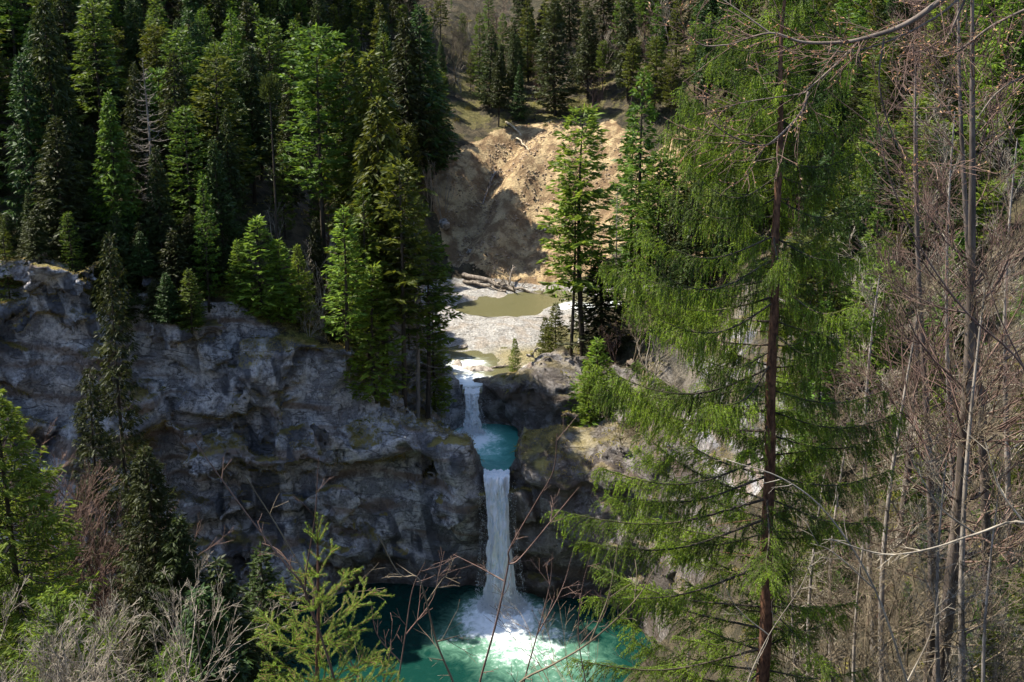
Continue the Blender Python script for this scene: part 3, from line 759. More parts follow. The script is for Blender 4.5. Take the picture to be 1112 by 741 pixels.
def twiggy(seed, start, d0, L0, r0, depth, spread=0.55, up=0.12, kids=(3, 5), seglen=6, shrink=0.62, wander=0.10, minr=0.004, kidfrom=0.25):
    """bare branching: returns arrays of segments"""
    rng = np.random.RandomState(seed)
    P0, P1, R0, R1 = [], [], [], []; tips = []
    stack = [(np.array(start, float), np.array(d0, float)/np.linalg.norm(d0), L0, r0, depth)]
    while stack:
        p, d, L, r, dep = stack.pop()
        n = max(3, seglen if dep > 1 else 4); st = L/n; ps = [p]
        rr = np.linspace(r, max(minr, r*0.35), n+1)
        for i in range(n):
            d = d + rng.normal(size=3)*wander + np.array([0, 0, up*0.5]); d /= np.linalg.norm(d)
            q = ps[-1] + d*st
            P0.append(ps[-1]); P1.append(q); R0.append(rr[i]); R1.append(rr[i+1]); ps.append(q)
        if dep <= 0: tips.append(ps[-1]); continue
        for c in range(rng.randint(kids[0], kids[1]+1)):
            t = kidfrom + (1-kidfrom)*rng.rand(); i = min(n-1, int(t*n)); b = ps[i] + (ps[i+1]-ps[i])*(t*n-i)
            x = rng.normal(size=3); x -= d*x.dot(d); x /= np.linalg.norm(x)
            nd = d*math.cos(spread*(0.7+0.6*rng.rand())) + x*math.sin(spread*(0.7+0.6*rng.rand()))
            stack.append((b, nd/np.linalg.norm(nd), L*shrink*(1.15-0.5*t)*(0.8+0.4*rng.rand()), max(minr, rr[i]*0.6), dep-1))
    return np.array(P0), np.array(P1), np.array(R0), np.array(R1), np.array(tips)

def thing(name, label, cat, loc, rz=0.0, group=None, s=1.0, tilt=(0, 0)):
    o = bpy.data.objects.new(name, None); COL.objects.link(o); o.empty_display_size = 0.3
    o.location = loc; o.rotation_euler = (tilt[0], tilt[1], rz)
    o.scale = (s, s, s) if not isinstance(s, tuple) else s
    return tag(o, label, cat, group)
class Kind:
    """a plant kept as part meshes; .put() makes an individual whose parts share the mesh data"""
    def __init__(s, name, parts): s.name = name; s.parts = [(n, mesh_obj(n, V, F, m, None, sm, False)) for n, V, F, m, sm in parts]
    def put(s, label, cat, loc, rz=0, sc=1.0, group=None, tilt=(0, 0), name=None, mats=None):
        t = thing(name or s.name, label, cat, loc, rz, group, sc, tilt)
        for n, o in s.parts:
            c = o.copy(); COL.objects.link(c); c.parent = t; c.name = n
            if mats and n in mats:
                c.material_slots[0].link = 'OBJECT'; c.material_slots[0].material = M[mats[n]]
        return t
def kconifer(name, mat, tmat='bark_dark', **kw):
    (tv, tf), cr = conifer(**kw)
    parts = [('trunk', tv, tf, M[tmat], True)]
    if cr: parts.append(('crown', cr[0], cr[1], M[mat], False))
    return Kind(name, parts)
def kbare(name, mat, stems, tw=1.0, **kw):
    segs = []; 
    for i, (st, d, L, r, dep, sd) in enumerate(stems):
        a = twiggy(sd, st, d, L, r, dep, **kw); segs.append(a)
    P0, P1, R0, R1 = [np.concatenate([s[i] for s in segs]) for i in range(4)]
    big = R0 > np.quantile(R0, 0.93)
    T1 = prisms(P0[big], P1[big], R0[big], R1[big], 6); T2 = prisms(P0[~big], P1[~big], R0[~big], R1[~big], 3)
    k = Kind(name, [('trunk', T1[0], T1[1], M[mat], True), ('branches', T2[0], T2[1], M[mat], True)])
    k.tips = np.concatenate([s[4] for s in segs]); return k

# far and middle-distance kinds (built 16 m tall, scaled when placed)
KS = [kconifer('spruce_tree', 'needle_dark', seed=10+i, h=16, rad=r, base=b, whorls=34, per=6, droop=dr, dens=1.0, blade=(0.50, 0.15), shape=sh, ragged=0.22)
      for i, (r, b, dr, sh) in enumerate([(2.7, .10, .35, .85), (2.3, .18, .45, .75), (3.0, .08, .3, 1.0), (2.1, .30, .5, .7)])]
KF = [kconifer('fir_tree', 'needle_mid', seed=30+i, h=16, rad=r, base=b, whorls=26, per=5, droop=dr, dens=1.0, blade=(0.50, 0.15), shape=sh, flat=fl, ragged=0.18, bare=ba)
      for i, (r, b, dr, sh, fl, ba) in enumerate([(2.4, .25, .08, .8, .35, .15), (2.6, .35, .05, .9, .5, .1), (2.2, .12, .15, .9, .1, .0), (2.0, .42, .1, .7, .3, .35)])]
KY = [kconifer('young_spruce', 'needle_bright', seed=50+i, h=8, rad=r, base=.06, whorls=20, per=6, droop=.05, dens=1.3, blade=(0.36, 0.10), shape=sh, ragged=0.2)
      for i, (r, sh) in enumerate([(1.7, .9), (1.35, .8), (2.0, 1.0)])]
KD = [kconifer('dead_spruce', None, 'bark_grey', seed=70+i, h=14, rad=1.8, base=.2, whorls=26, per=5, droop=.25, shape=.6, ragged=0.4, bare=.2, dead=1) for i in range(2)]
def bare_kind(name, mat, seed, h, n=3, depth=3, r=0.10, sp=0.5, kids=(4, 6), up=0.12, lean=0.15, wander=0.10, shrink=0.5, minr=0.008, kidfrom=0.2):
    rng = np.random.RandomState(seed)
    st = [((rng.normal()*0.02, rng.normal()*0.02, -0.3), (rng.normal()*lean, rng.normal()*lean, 1), h*(0.75+0.35*rng.rand()), r*(0.7+0.5*rng.rand()), depth, seed*7+i) for i in range(n)]
    return kbare(name, mat, st, spread=sp, kids=kids, up=up, wander=wander, shrink=shrink, minr=minr, kidfrom=kidfrom, seglen=9)
KB = [bare_kind('bare_tree', 'twig_pale', 101, 9, 2, 3, 0.09), bare_kind('bare_tree', 'twig_brown', 102, 9, 2, 3, 0.09, kids=(5, 7)), bare_kind('bare_tree', 'twig_red', 103, 8, 3, 3, 0.07, kids=(5, 6))]
KBU = [bare_kind('bare_bush', 'twig_brown', 111, 2.6, 7, 2, 0.03, 0.5, (5, 8), 0.05, 0.6, shrink=0.55), bare_kind('bare_bush', 'twig_pale', 112, 2.4, 8, 2, 0.028, 0.55, (5, 8), 0.04, 0.7, shrink=0.55)]
# leafy low bush: blades round bare stems
def leafy(seed, r, n, bl):
    rng = np.random.RandomState(seed)
    p = rng.normal(size=(n, 3)); p = norm(p)*(rng.rand(n)**0.4)[:, None]*[r, r, r*0.8] + [0, 0, r*0.55]
    p = p[p[:, 2] > 0]
    nn_ = Noise3(seed); keep = nn_(p[:, 0]*1.6, p[:, 1]*1.6, p[:, 2]*1.6) > -0.12; p = p[keep]
    return blades(p, p - [0, 0, 0.2*r] + rng.normal(size=p.shape)*0.5*r, bl[0]*(0.6+0.7*rng.rand(len(p))), bl[1], rng)
def kleafy(name, mat, seed, r, n, bl):
    V, F = leafy(seed, r, n, bl)
    a = twiggy(seed, (0, 0, -0.1), (0.05, 0, 1), r, 0.04, 2, spread=0.8)
    S = prisms(*a[:4], 3)
    return Kind(name, [('stem', S[0], S[1], M['twig_brown'], True), ('foliage', V, F, M[mat], False)])
KL = [kleafy('leafy_bush', 'leaf_olive', 121, 1.3, 1500, (0.17, 0.08)), kleafy('leafy_bush', 'needle_mid', 122, 1.2, 1500, (0.16, 0.07))]

# ------------------------------------------------------------------ forest
rnd = random.Random(7)
TAKEN = []
def free(x, y, r):
    for a, b, q in TAKEN:
        if (a-x)**2 + (b-y)**2 < (r+q)**2: return False
    return True
def tree_at(kind, px, ytop, D, label, cat='tree', hk=16.0, wid=1.0, group=None, rz=None, mats=None, name=None, tilt=(0, 0), sink=0.25):
    """a named tree whose foot is on the ground at distance D under column px and whose top is seen at row ytop"""
    D0 = D
    def foot(px, D):
        q = at(px, ytop, D); return Vector((q.x, D, ground(q.x, D)))
    f = foot(px, D)
    while px < 480 and 85 < D0 < 106 and D < D0+9 and f.z < float(upland(f.x, f.y)) - 1.3:
        D += 0.5; f = foot(px, D)
    top = at(px, ytop, D).z
    h = max(0.8, top - f.z + sink); s = h/hk
    o = kind.put(label, cat, (f.x, f.y, f.z-sink), rnd.uniform(0, 6.28) if rz is None else rz, (s*wid, s*wid, s), group, tilt, name, mats)
    TAKEN.append((f.x, f.y, 1.0)); return o

# left shelf above the cliff
tree_at(KY[0], 258, 262, 91.0, 'small bright young spruce leftmost on the sunlit mossy cliff edge', hk=8, wid=1.2)
tree_at(KY[1], 279, 238, 92.5, 'taller bright young spruce in the cluster on the mossy cliff edge', hk=8, wid=1.5)
tree_at(KY[0], 301, 262, 93.0, 'bright young spruce in the middle of the cliff edge cluster', hk=8, wid=1.3)
tree_at(KY[2], 322, 268, 94.5, 'bright bushy young spruce on the right of the cliff edge cluster', hk=8, wid=1.0)
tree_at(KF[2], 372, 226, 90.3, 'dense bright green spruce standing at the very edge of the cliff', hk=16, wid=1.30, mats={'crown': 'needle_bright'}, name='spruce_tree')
tree_at(KF[2], 396, 205, 96, 'tall green spruce just behind the bright one on the cliff edge', wid=1.1, name='spruce_tree')
tree_at(KY[0], 405, 290, 90.6, 'smaller bright spruce right beside the dense one at the cliff edge', hk=8, wid=1.1)
tree_at(KF[3], 433, 176, 94.5, 'slender sparse spruce with a long bare trunk left of the upper waterfall', wid=0.9)
tree_at(KD[0], 449, 240, 97, 'thin grey half dead spruce left of the river bend', hk=14, wid=1.0)
tree_at(KF[3], 461, 255, 97.5, 'thin dull spruce on the dark bank left of the upper waterfall', wid=1.2, name='fir_tree')
tree_at(KY[1], 470, 330, 100.5, 'small young spruce at the edge of the bank above the upper waterfall', hk=8)
# shelf forest, front rows
tree_at(KF[1], 343, 32, 104, 'tall fir with layered flat branches rising above its neighbours', wid=0.95)
tree_at(KF[0], 372, 60, 107, 'layered green fir right of the tallest flat branched fir', wid=0.9)
tree_at(KS[1], 402, 58, 104, 'dense broad dark green spruce hanging over the left bank', wid=1.15, mats={'crown': 'needle_mid'})
tree_at(KS[3], 412, 110, 99, 'dark pointed spruce behind the cliff edge spruces', wid=1.0, mats={'crown': 'needle_mid'})
tree_at(KF[0], 238, 64, 103, 'broad fir with pale green layered boughs left of the broom topped tree', wid=1.25)
tree_at(KS[0], 204, 12, 112, 'very dark tall pointed spruce behind the broad layered fir', wid=1.0)
tree_at(KS[2], 117, 100, 93, 'mid green narrow spruce above the left cliff', wid=0.9, mats={'crown': 'needle_mid'})
tree_at(KS[3], 45, 0, 96, 'tall dark thin crowned spruce near the left edge above the cliff', wid=0.8)
tree_at(KS[0], 62, 128, 91, 'black green bushy spruce at the foot of the thin tall one', wid=1.3)
tree_at(KS[0], 20, 60, 94, 'dark spruce at the far left above the pale cliff', wid=1.0)
tree_at(KD[0], 154, 62, 97, 'dead grey spruce with bare drooping branches among green trees', hk=14, wid=0.9)
tree_at(KF[2], 218, 190, 91.5, 'thin green fir on the shelf behind the dark cliff corner', wid=0.8)
tree_at(KS[2], 186, 250, 90, 'low dark spruce on the brink of the cliff', wid=1.6)
tree_at(KF[3], 98, 0, 104, 'tall green fir high on the left slope', wid=1.1)
# broom-topped thin tree
f = foot(302, 99); top = at(302, 82, 99).z; hh = top-f.z
tv = tube([(0, 0, -0.3), (0.1, 0, hh*0.5), (0, 0, hh*0.97)], [0.13, 0.10, 0.05], 7)
rg = np.random.RandomState(5)
pp = norm(rg.normal(size=(900, 3)))*(rg.rand(900)**0.5)[:, None]*[0.95, 0.95, 1.35] + [0, 0, hh-1.3]
cv = blades(pp, pp-[0, 0, hh-2.4]+rg.normal(size=pp.shape)*0.3, 0.35, 0.13, rg)
pq = np.stack([rg.normal(size=140)*0.45, rg.normal(size=140)*0.45, hh*(0.45+0.4*rg.rand(140))], 1)
cv2 = blades(pq, pq*[1, 1, 0]+rg.normal(size=pq.shape)*0.2, 0.4, 0.12, rg)
kb = Kind('broom_topped_spruce', [('trunk', *tv, M['bark_dark'], True), ('crown', *merge(cv, cv2), M['needle_dark'], False)])
kb.put('thin tree with a bare stem and a dense dark tuft on top', 'tree', f); TAKEN.append((f.x, f.y, 1))

# around the slide and the right bank
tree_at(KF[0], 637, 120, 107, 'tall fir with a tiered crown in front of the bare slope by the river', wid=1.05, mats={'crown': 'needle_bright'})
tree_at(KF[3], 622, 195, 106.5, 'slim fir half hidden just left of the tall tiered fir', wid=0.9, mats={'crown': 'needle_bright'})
tree_at(KS[2], 655, 278, 107.5, 'short broad dark spruce at the foot of the tall tiered fir', wid=2.0)
tree_at(KY[0], 604, 330, 108.5, 'small bushy young spruce on the right river bank', hk=8, wid=1.1, mats={'crown': 'needle_mid'})
tree_at(KY[1], 592, 345, 109.5, 'slim young spruce nearest the river bend', hk=8, wid=1.0, mats={'crown': 'needle_mid'})
tree_at(KY[0], 559, 368, 104.5, 'tiny lone spruce growing on the rock above the upper pool', hk=8, wid=0.9)
tree_at(KY[2], 648, 372, 97.5, 'bright young spruce on the mossy ground right of the upper rocks', hk=8, wid=1.3)
tree_at(KY[1], 640, 395, 96, 'thin young spruce with open branches above the right rocks', hk=8, wid=1.2)
tree_at(KF[2], 700, 78, 116, 'green fir above the bare slope on the right', wid=0.9)
tree_at(KF[3], 716, 165, 110, 'thin dull fir left of the big foreground spruce', wid=1.1)
tree_at(KF[2], 690, 130, 120, 'light green fir on the slope right of the landslide', wid=0.9)
tree_at(KD[1], 672, 200, 114, 'leafless grey trunk on the slope right of the landslide', hk=14, wid=0.7)
tree_at(KS[0], 604, 0, 166, 'big dark spruce right above the landslide crest', wid=1.2)
tree_at(KS[1], 640, 10, 170, 'dark spruce second to the right above the landslide crest', wid=1.2)
tree_at(KF[2], 520, 15, 172, 'pointed green spruce standing alone above the landslide', wid=1.0, name='spruce_tree')
tree_at(KS[2], 455, 5, 150, 'black green spruce left of the landslide top', wid=1.1)
tree_at(KS[0], 471, 62, 153, 'dark spruce closest to the left rim of the landslide', wid=1.1)
tree_at(KS[1], 440, 20, 147, 'tall dark spruce behind the left bank of the river', wid=1.1)
tree_at(KL[1], 592, 150, 163, 'green round bush on the crest of the landslide', hk=2.0, cat='bush')
tree_at(KL[0], 495, 128, 164, 'sunlit yellow olive bush at the top left of the landslide', hk=1.8, cat='bush')
tree_at(KL[0], 508, 116, 168, 'second yellow olive bush above the landslide rim', hk=1.8, cat='bush')

# the mass of the forest: individuals scattered over the slopes
def in_view(x, y, z, top):
    d = y*math.cos(PITCH) + (CAMZ-z)*math.sin(PITCH)
    px = 556 + FPX*x/d
    a = math.degrees(math.atan2(CAMZ-z-top, y)) - math.degrees(PITCH)
    return -70 < px < 1180 and d > 0, px, ROW0 + FPX*math.tan(math.radians(a))
LOOKS = {'spruce_tree': ['bushy dark spruce', 'drooping dark spruce', 'broad dark spruce', 'high crowned dark spruce'],
         'fir_tree': ['open green fir', 'flat topped green fir', 'pointed green fir', 'long trunked green fir'],
         'bare_tree': ['pale leafless tree', 'brown leafless tree', 'reddish leafless tree']}
def where(px, row, x, y):
    lv = 'low' if row > 150 else ('halfway up' if row > 40 else 'high up')
    if x > 12 and y < 160:
        s_ = 'behind big spruce' if px < 900 else ('right of big spruce' if px < 1000 else 'by the right edge')
        return f'{lv} on right slope {s_}'
    if px < 60: s_ = 'near the left edge'
    elif px < 145: s_ = 'left of the dead grey spruce'
    elif px < 225: s_ = 'between dead spruce and broad fir'
    elif px < 310: s_ = 'around the broom topped tree'
    elif px < 400: s_ = 'behind the bright cliff edge spruces'
    elif px < 480: s_ = 'left of the landslide'
    elif px < 560: s_ = 'above the left half of the landslide'
    elif px < 660: s_ = 'above the right half of the landslide'
    elif px < 760: s_ = 'right of the landslide'
    else: s_ = 'behind the big foreground spruce'
    return f'{lv} {s_}'
def scatter_tree(k, x, y, z, h, rz, wid=1.0, hk=16.0, mats=None):
    ok, px, row = in_view(x, y, z, h)
    i = {'spruce_tree': KS, 'fir_tree': KF, 'bare_tree': KB}[k.name].index(k)
    w = where(px, row, x, y); lab = f'{LOOKS[k.name][i]} {w}'
    sz = h/hk
    wid *= rnd.uniform(0.8, 1.25)
    return k.put(lab, 'tree', (x, y, z-0.3), rz, (sz*wid, sz*wid, sz), LOOKS[k.name][i] + 's ' + w, (rnd.gauss(0, 0.018), rnd.gauss(0, 0.018)), mats=mats)
nforest = 0
sky_row = np.full(1260, 9999.0)
cand = sorted((86 + 154*rnd.random(), rnd.uniform(-105, 95)) for i in range(26000))
cz = height(np.array([c[1] for c in cand]), np.array([c[0] for c in cand]))
for (y, x), z in zip(cand, cz.tolist()):
    if nforest >= 700: break
    ok, px, _ = in_view(x, y, z, 0)
    if not ok: continue
    if min(psd(x, y, g) for g in (G1, G2, G3)) < 3.0: continue
    if ((x-4.5)/19)**2 + ((y-148)/16.5)**2 < 1 or ((x-24)/7)**2 + ((y-142)/12)**2 < 1: continue
    if x > -8 and y < 137 and x < 16: continue
    if -26 < x < -8 and 106 < y < 162 and rnd.random() < 0.88: continue
    if x > 0 and y < 100: continue
    h = rnd.uniform(8.5, 17.5)*(0.75 if y < 96 else 1)*(0.7 if -22 < x < -8 and y < 140 else 1)
    if -13 < x < 14 and 160 < y < 178:
        if rnd.random() < 0.55: continue
        h *= 0.75
    if not free(x, y, 2.0 if y < 150 else 2.3): continue
    _, _, row = in_view(x, y, z, h)
    c = int(px)+70; hid = sky_row[max(0, c-4):c+5].mean()
    if row > hid - 8 and rnd.random() < 0.97: continue
    hw = int(2.0*FPX/(y+10))
    sky_row[max(0, c-hw):c+hw] = np.minimum(sky_row[max(0, c-hw):c+hw], row + 30)
    q = rnd.random(); n_ = float(N1(x/14, y/14, 0.5)); rz = rnd.uniform(0, 6.28)
    far = x > -10 and y > 150
    if 435 < px < 530 and row < 110 and y > 158 and rnd.random() < 0.6: q = 1.0
    if q < (0.47 if x < 14 else 0.30) - 0.3*n_: scatter_tree(rnd.choice(KS), x, y, z, h, rz, 0.88)
    elif q < (0.88 if not far else 0.78): scatter_tree(rnd.choice(KF), x, y, z, h, rz, 0.95)
    else: scatter_tree(rnd.choice(KB), x, y, z, h*0.85, rz, 1.1, 12.0)
    TAKEN.append((x, y, 1.2)); nforest += 1
print('forest', nforest, 'farthest', y)

n = 0
for i in range(1500):
    x = rnd.uniform(-44, -16); y = rnd.uniform(87.5, 97)
    if not free(x, y, 0.45): continue
    z = ground(x, y)
    if z < float(upland(x, y))-2.0: continue
    h = rnd.uniform(2.5, 6.5)
    px, row = in_view(x, y, z, h)[1:]
    if 235 < px < 480 or px < -30: continue
    k = rnd.choice(KS[:3]+KF[2:3]); s_ = h/16
    lab = ('small dark spruce' if k in KS else 'small green fir') + ' on brink of left cliff' + (' near left edge' if px < 110 else '')
    k.put(lab, 'tree', (x, y, z-0.3), rnd.uniform(0, 6), (s_*1.6, s_*1.6, s_), lab); TAKEN.append((x, y, 0.9)); n += 1
    if n > 62: break

for i, (px, yt, D) in enumerate(((448, 5, 182), (460, 20, 186), (472, 0, 192), (485, 25, 180), (496, 8, 190), (508, 30, 178), (452, 40, 176), (478, 48, 174), (500, 55, 172), (535, 20, 184), (548, 40, 177), (440, -5, 200), (466, -12, 205), (490, -10, 204), (515, -12, 200), (560, 12, 188))):
    tree_at(KB[i % 2], px, yt, D, 'grey leafless tree on the sunlit slope above the landslide' if px < 520 else 'grey leafless tree in the forest gap above the landslide', hk=12, wid=1.3)
for px, yt, D, l_ in ((430, -20, 190, 'left'), (530, -15, 192, 'middle'), (574, -5, 180, 'right')):
    tree_at(KF[2], px, yt, D, f'tall green fir among grey leafless trees at the top, {l_} one', wid=1.0)

for i, (px, yt, D) in enumerate(((446, 45, 170), (463, 30, 178), (482, 62, 170), (503, 15, 184), (511, 58, 172), (540, 60, 170), (556, 48, 174), (490, 0, 196))):
    tree_at(KF[i % 4], px, yt, D, 'slim green fir on the slope just above the landslide', wid=0.8)

# ------------------------------------------------------------------ right slope
def px_of(x, y, z): return in_view(x, y, z, 0)[1]
n = 0
for i in range(4000):
    y = rnd.uniform(46, 104); x = rnd.uniform(12, 52)
    z = ground(x, y); ok, px, row = in_view(x, y, z, 0)
    if not ok or px < 860 or row < 60: continue
    if psd(x, y, G1) < 3: continue
    if not free(x, y, 1.6): continue
    q = rnd.random(); rz = rnd.uniform(0, 6.28)
    if q < 0.80:
        k = rnd.choice(KF+KS[:1]); h = rnd.uniform(6, 13)*(0.6 if y < 65 else 1)
        scatter_tree(k, x, y, z, h, rz, 1.15, mats={'crown': rnd.choice(['needle_mid', 'needle_mid', 'needle_dark', 'needle_dark', 'needle_bright'])})
    else:
        scatter_tree(rnd.choice(KB), x, y, z, rnd.uniform(6, 10)*(0.7 if y < 65 else 1), rz, 1.1, 12.0)
    TAKEN.append((x, y, 1.3)); n += 1
    if n > 105: break
# yellow-green firs right of the big spruce, sunlight painted in by brighter needles
for px, yt, D, wd, adj in ((955, 130, 84, 1.2, 'tallest sunlit yellow green'), (985, 205, 78, 1.3, 'middle sunlit yellow green'), (935, 215, 90, 1.1, 'leftmost sunlit yellow green'), (1010, 150, 88, 1.2, 'rightmost sunlit yellow green')):
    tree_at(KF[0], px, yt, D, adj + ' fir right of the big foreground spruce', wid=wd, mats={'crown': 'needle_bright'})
for px, yt, D in ((690, 300, 100), (708, 330, 97), (735, 300, 104), (760, 250, 106), (790, 290, 100), (815, 240, 108), (875, 260, 100), (905, 330, 96), (670, 330, 103)):
    tree_at(rnd.choice(KB), px, yt, D, 'grey brown leafless tree on bank behind left boughs of big spruce' if px < 800 else 'grey brown leafless tree on slope behind right boughs of big spruce', hk=12.0, wid=1.3, name='bare_tree',
            group='bare trees behind the left boughs of the big spruce' if px < 800 else 'bare trees behind the right boughs of the big spruce')
# bushes
n = 0
for i in range(5000):
    y = rnd.uniform(28, 116); x = rnd.uniform(9, 46)
    z = ground(x, y); ok, px, row = in_view(x, y, z, 0)
    if not ok or row > 900 or px < 660: continue
    if min(psd(x, y, g) for g in (G1, G2, G3)) < 1.5: continue
    k = rnd.choice(KBU + KL*3) if px > 800 else rnd.choice(KBU+KL[1:])
    s_ = rnd.uniform(0.6, 1.3)
    d_ = 'low' if row > 560 else ('halfway up' if row > 380 else 'high')
    lab = f"{'leafless brown bush' if k is KBU[0] else 'leafless pale bush' if k is KBU[1] else 'olive leafy bush' if k is KL[0] else 'green leafy bush'} {d_} on right slope {'behind the big spruce' if px < 900 else 'right of the big spruce'}"
    k.put(lab, 'bush', (x, y, z-0.1), rnd.uniform(0, 6.28), s_, lab.replace(' bush', ' bushes'))
    n += 1
    if n > 110: break
# moss-rim and bank bushes on the left
for px, D, lab in ((425, 97, 'leafless brown bush on the mossy rim beside the upper pool'), (335, 93, 'leafless pale bush behind the bright cliff edge spruces'), (355, 99, 'leafless grey thicket between the cliff edge spruces'), (245, 96, 'leafless brown bush behind the leftmost bright spruce'), (455, 108, 'tan leafless bush at the left end of the gravel bar'), (450, 118, 'tan leafless bush left of the olive river pool')):
    f = foot(px, D); KBU[(px//5) % 2].put(lab, 'bush', (f.x, f.y, f.z-0.1), px, 1.3)
f = foot(596, 112); KB[1].put('dark leafless leaning tree on the right river bank', 'tree', (f.x, f.y, f.z), 1.0, 0.42, tilt=(0, -0.35))
for px, yt, D in ((345, 235, 96), (325, 250, 98)): tree_at(KB[0], px, yt, D, 'pale leafless tree between the cliff edge spruces, %s one' % ('right' if px > 330 else 'left'), hk=12, wid=1.2)
for i, (px, yt, D) in enumerate(((466, 140, 146), (470, 150, 147), (478, 155, 146), (483, 160, 148))):
    tree_at(KB[0], px, yt, D, 'pale thin birch trunk on the dark left flank of the landslide', hk=12, wid=0.6, group='birches left of the landslide')

# ------------------------------------------------------------------ in front of the cliff, lower left
tv, cr = conifer(seed=93, h=22, rad=4.6, base=.05, whorls=50, per=7, droop=.35, dens=1.9, blade=(0.42, 0.09), shape=.8, ragged=0.2)
KX2 = Kind('spruce_tree', [('trunk', *tv, M['bark_dark'], True), ('crown', *cr, M['needle_dark'], False)])  # dark needles carry the shade below the cliff in their colour
tv, cr = conifer(seed=94, h=34, rad=2.7, base=.10, whorls=62, per=5, droop=.45, dens=1.5, blade=(0.45, 0.11), shape=.55, ragged=0.35, bare=.3, tw=.7)
KX = Kind('spruce_tree', [('trunk', *tv, M['bark_dark'], True), ('crown', *cr, M['needle_dark'], False)])
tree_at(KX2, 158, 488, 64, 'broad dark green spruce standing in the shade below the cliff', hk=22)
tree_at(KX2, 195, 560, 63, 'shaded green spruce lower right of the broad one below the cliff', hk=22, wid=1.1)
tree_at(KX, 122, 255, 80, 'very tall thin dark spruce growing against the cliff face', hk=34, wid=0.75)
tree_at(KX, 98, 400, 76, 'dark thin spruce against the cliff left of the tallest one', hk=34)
tree_at(KF[2], 280, 596, 66, 'faint shaded spruce at the foot of the cliff beside the dark pool', wid=1.3, mats={'crown': 'needle_dark'})  # crown swapped to dark needles, painting in the shade at the cliff foot
tree_at(KS[0], 235, 610, 62, 'blurry dark spruce at the foot of the cliff behind the young spruce', wid=1.4)
tree_at(KS[1], 215, 640, 58, 'low dark spruce behind the pale leafless bush', wid=1.6)
for i, (px, yt, D) in enumerate(((35, 400, 72), (62, 430, 70), (88, 450, 74), (20, 440, 68), (110, 470, 71), (75, 520, 66), (48, 500, 62))):
    tree_at(KB[2], px, yt, D, 'reddish leafless tree in the shaded thicket under the left cliff', hk=12, wid=1.1, group='reddish trees under the left cliff')
for px, yt, D in ((205, 560, 76), (222, 590, 74), (255, 575, 77)):
    tree_at(KB[0], px, yt, D, 'thin pale leafless stem in front of the shaded cliff foot', hk=12, wid=0.8, group='thin pale stems at the cliff foot')
# near spruce at the left edge, detailed
tv, cr = conifer(seed=91, h=18, rad=4.4, base=.05, whorls=46, per=7, droop=.30, dens=3.4, blade=(0.26, 0.055), shape=.85, ragged=0.16)
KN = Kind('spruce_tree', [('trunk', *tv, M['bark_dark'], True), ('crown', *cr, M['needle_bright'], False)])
tree_at(KN, -6, 424, 33, 'large sunlit green spruce cut off by the left edge at the bottom', hk=18)
tv, cr = conifer(seed=92, h=9, rad=3.4, base=.03, whorls=26, per=7, droop=.25, dens=3.0, blade=(0.24, 0.05), shape=.8, ragged=0.2)
KN2 = Kind('spruce_tree', [('trunk', *tv, M['bark_dark'], True), ('crown', *cr, M['needle_bright'], False)])
tree_at(KN2, 60, 640, 27, 'low sunlit spruce in the bottom left corner among pale twigs', hk=9)
tree_at(KN2, 185, 700, 29, 'low green spruce under the domed leafless bush', hk=9, wid=0.8)
def fan(seed, n, L, r, dep=2, spread=0.5):
    rg = np.random.RandomState(seed); st = []
    for i in range(n):
        a = rg.rand()*6.28; e = rg.rand()**0.6*0.95
        st.append(((0.1*math.cos(a), 0.1*math.sin(a), -0.1), (math.cos(a)*e, math.sin(a)*e, 1), L*(0.8+0.3*rg.rand()), r*(0.6+0.6*rg.rand()), dep, seed*100+i))
    return st
KFN = kbare('bare_bush', 'twig_pale', fan(7, 13, 3.2, 0.026, 3), spread=0.55, kids=(4, 6), up=0.05, wander=0.13, shrink=0.45, minr=0.0035, kidfrom=0.3)
KFB = kbare('bare_bush', 'twig_brown', fan(8, 10, 3.2, 0.020, 3), spread=0.55, kids=(3, 5), up=0.05, wander=0.12, shrink=0.5, minr=0.003, kidfrom=0.3)
tree_at(KFN, 158, 612, 25, 'domed leafless bush of pale forked twigs in the lower left', cat='bush', hk=3.9, wid=0.85)
tree_at(KFN, 60, 655, 22, 'leafless bush of pale twigs in the bottom left corner', cat='bush', hk=3.9, wid=0.9)
tree_at(KFN, 10, 650, 24, 'leafless pale bush at the very left edge near the bottom', cat='bush', hk=3.9, wid=0.9)

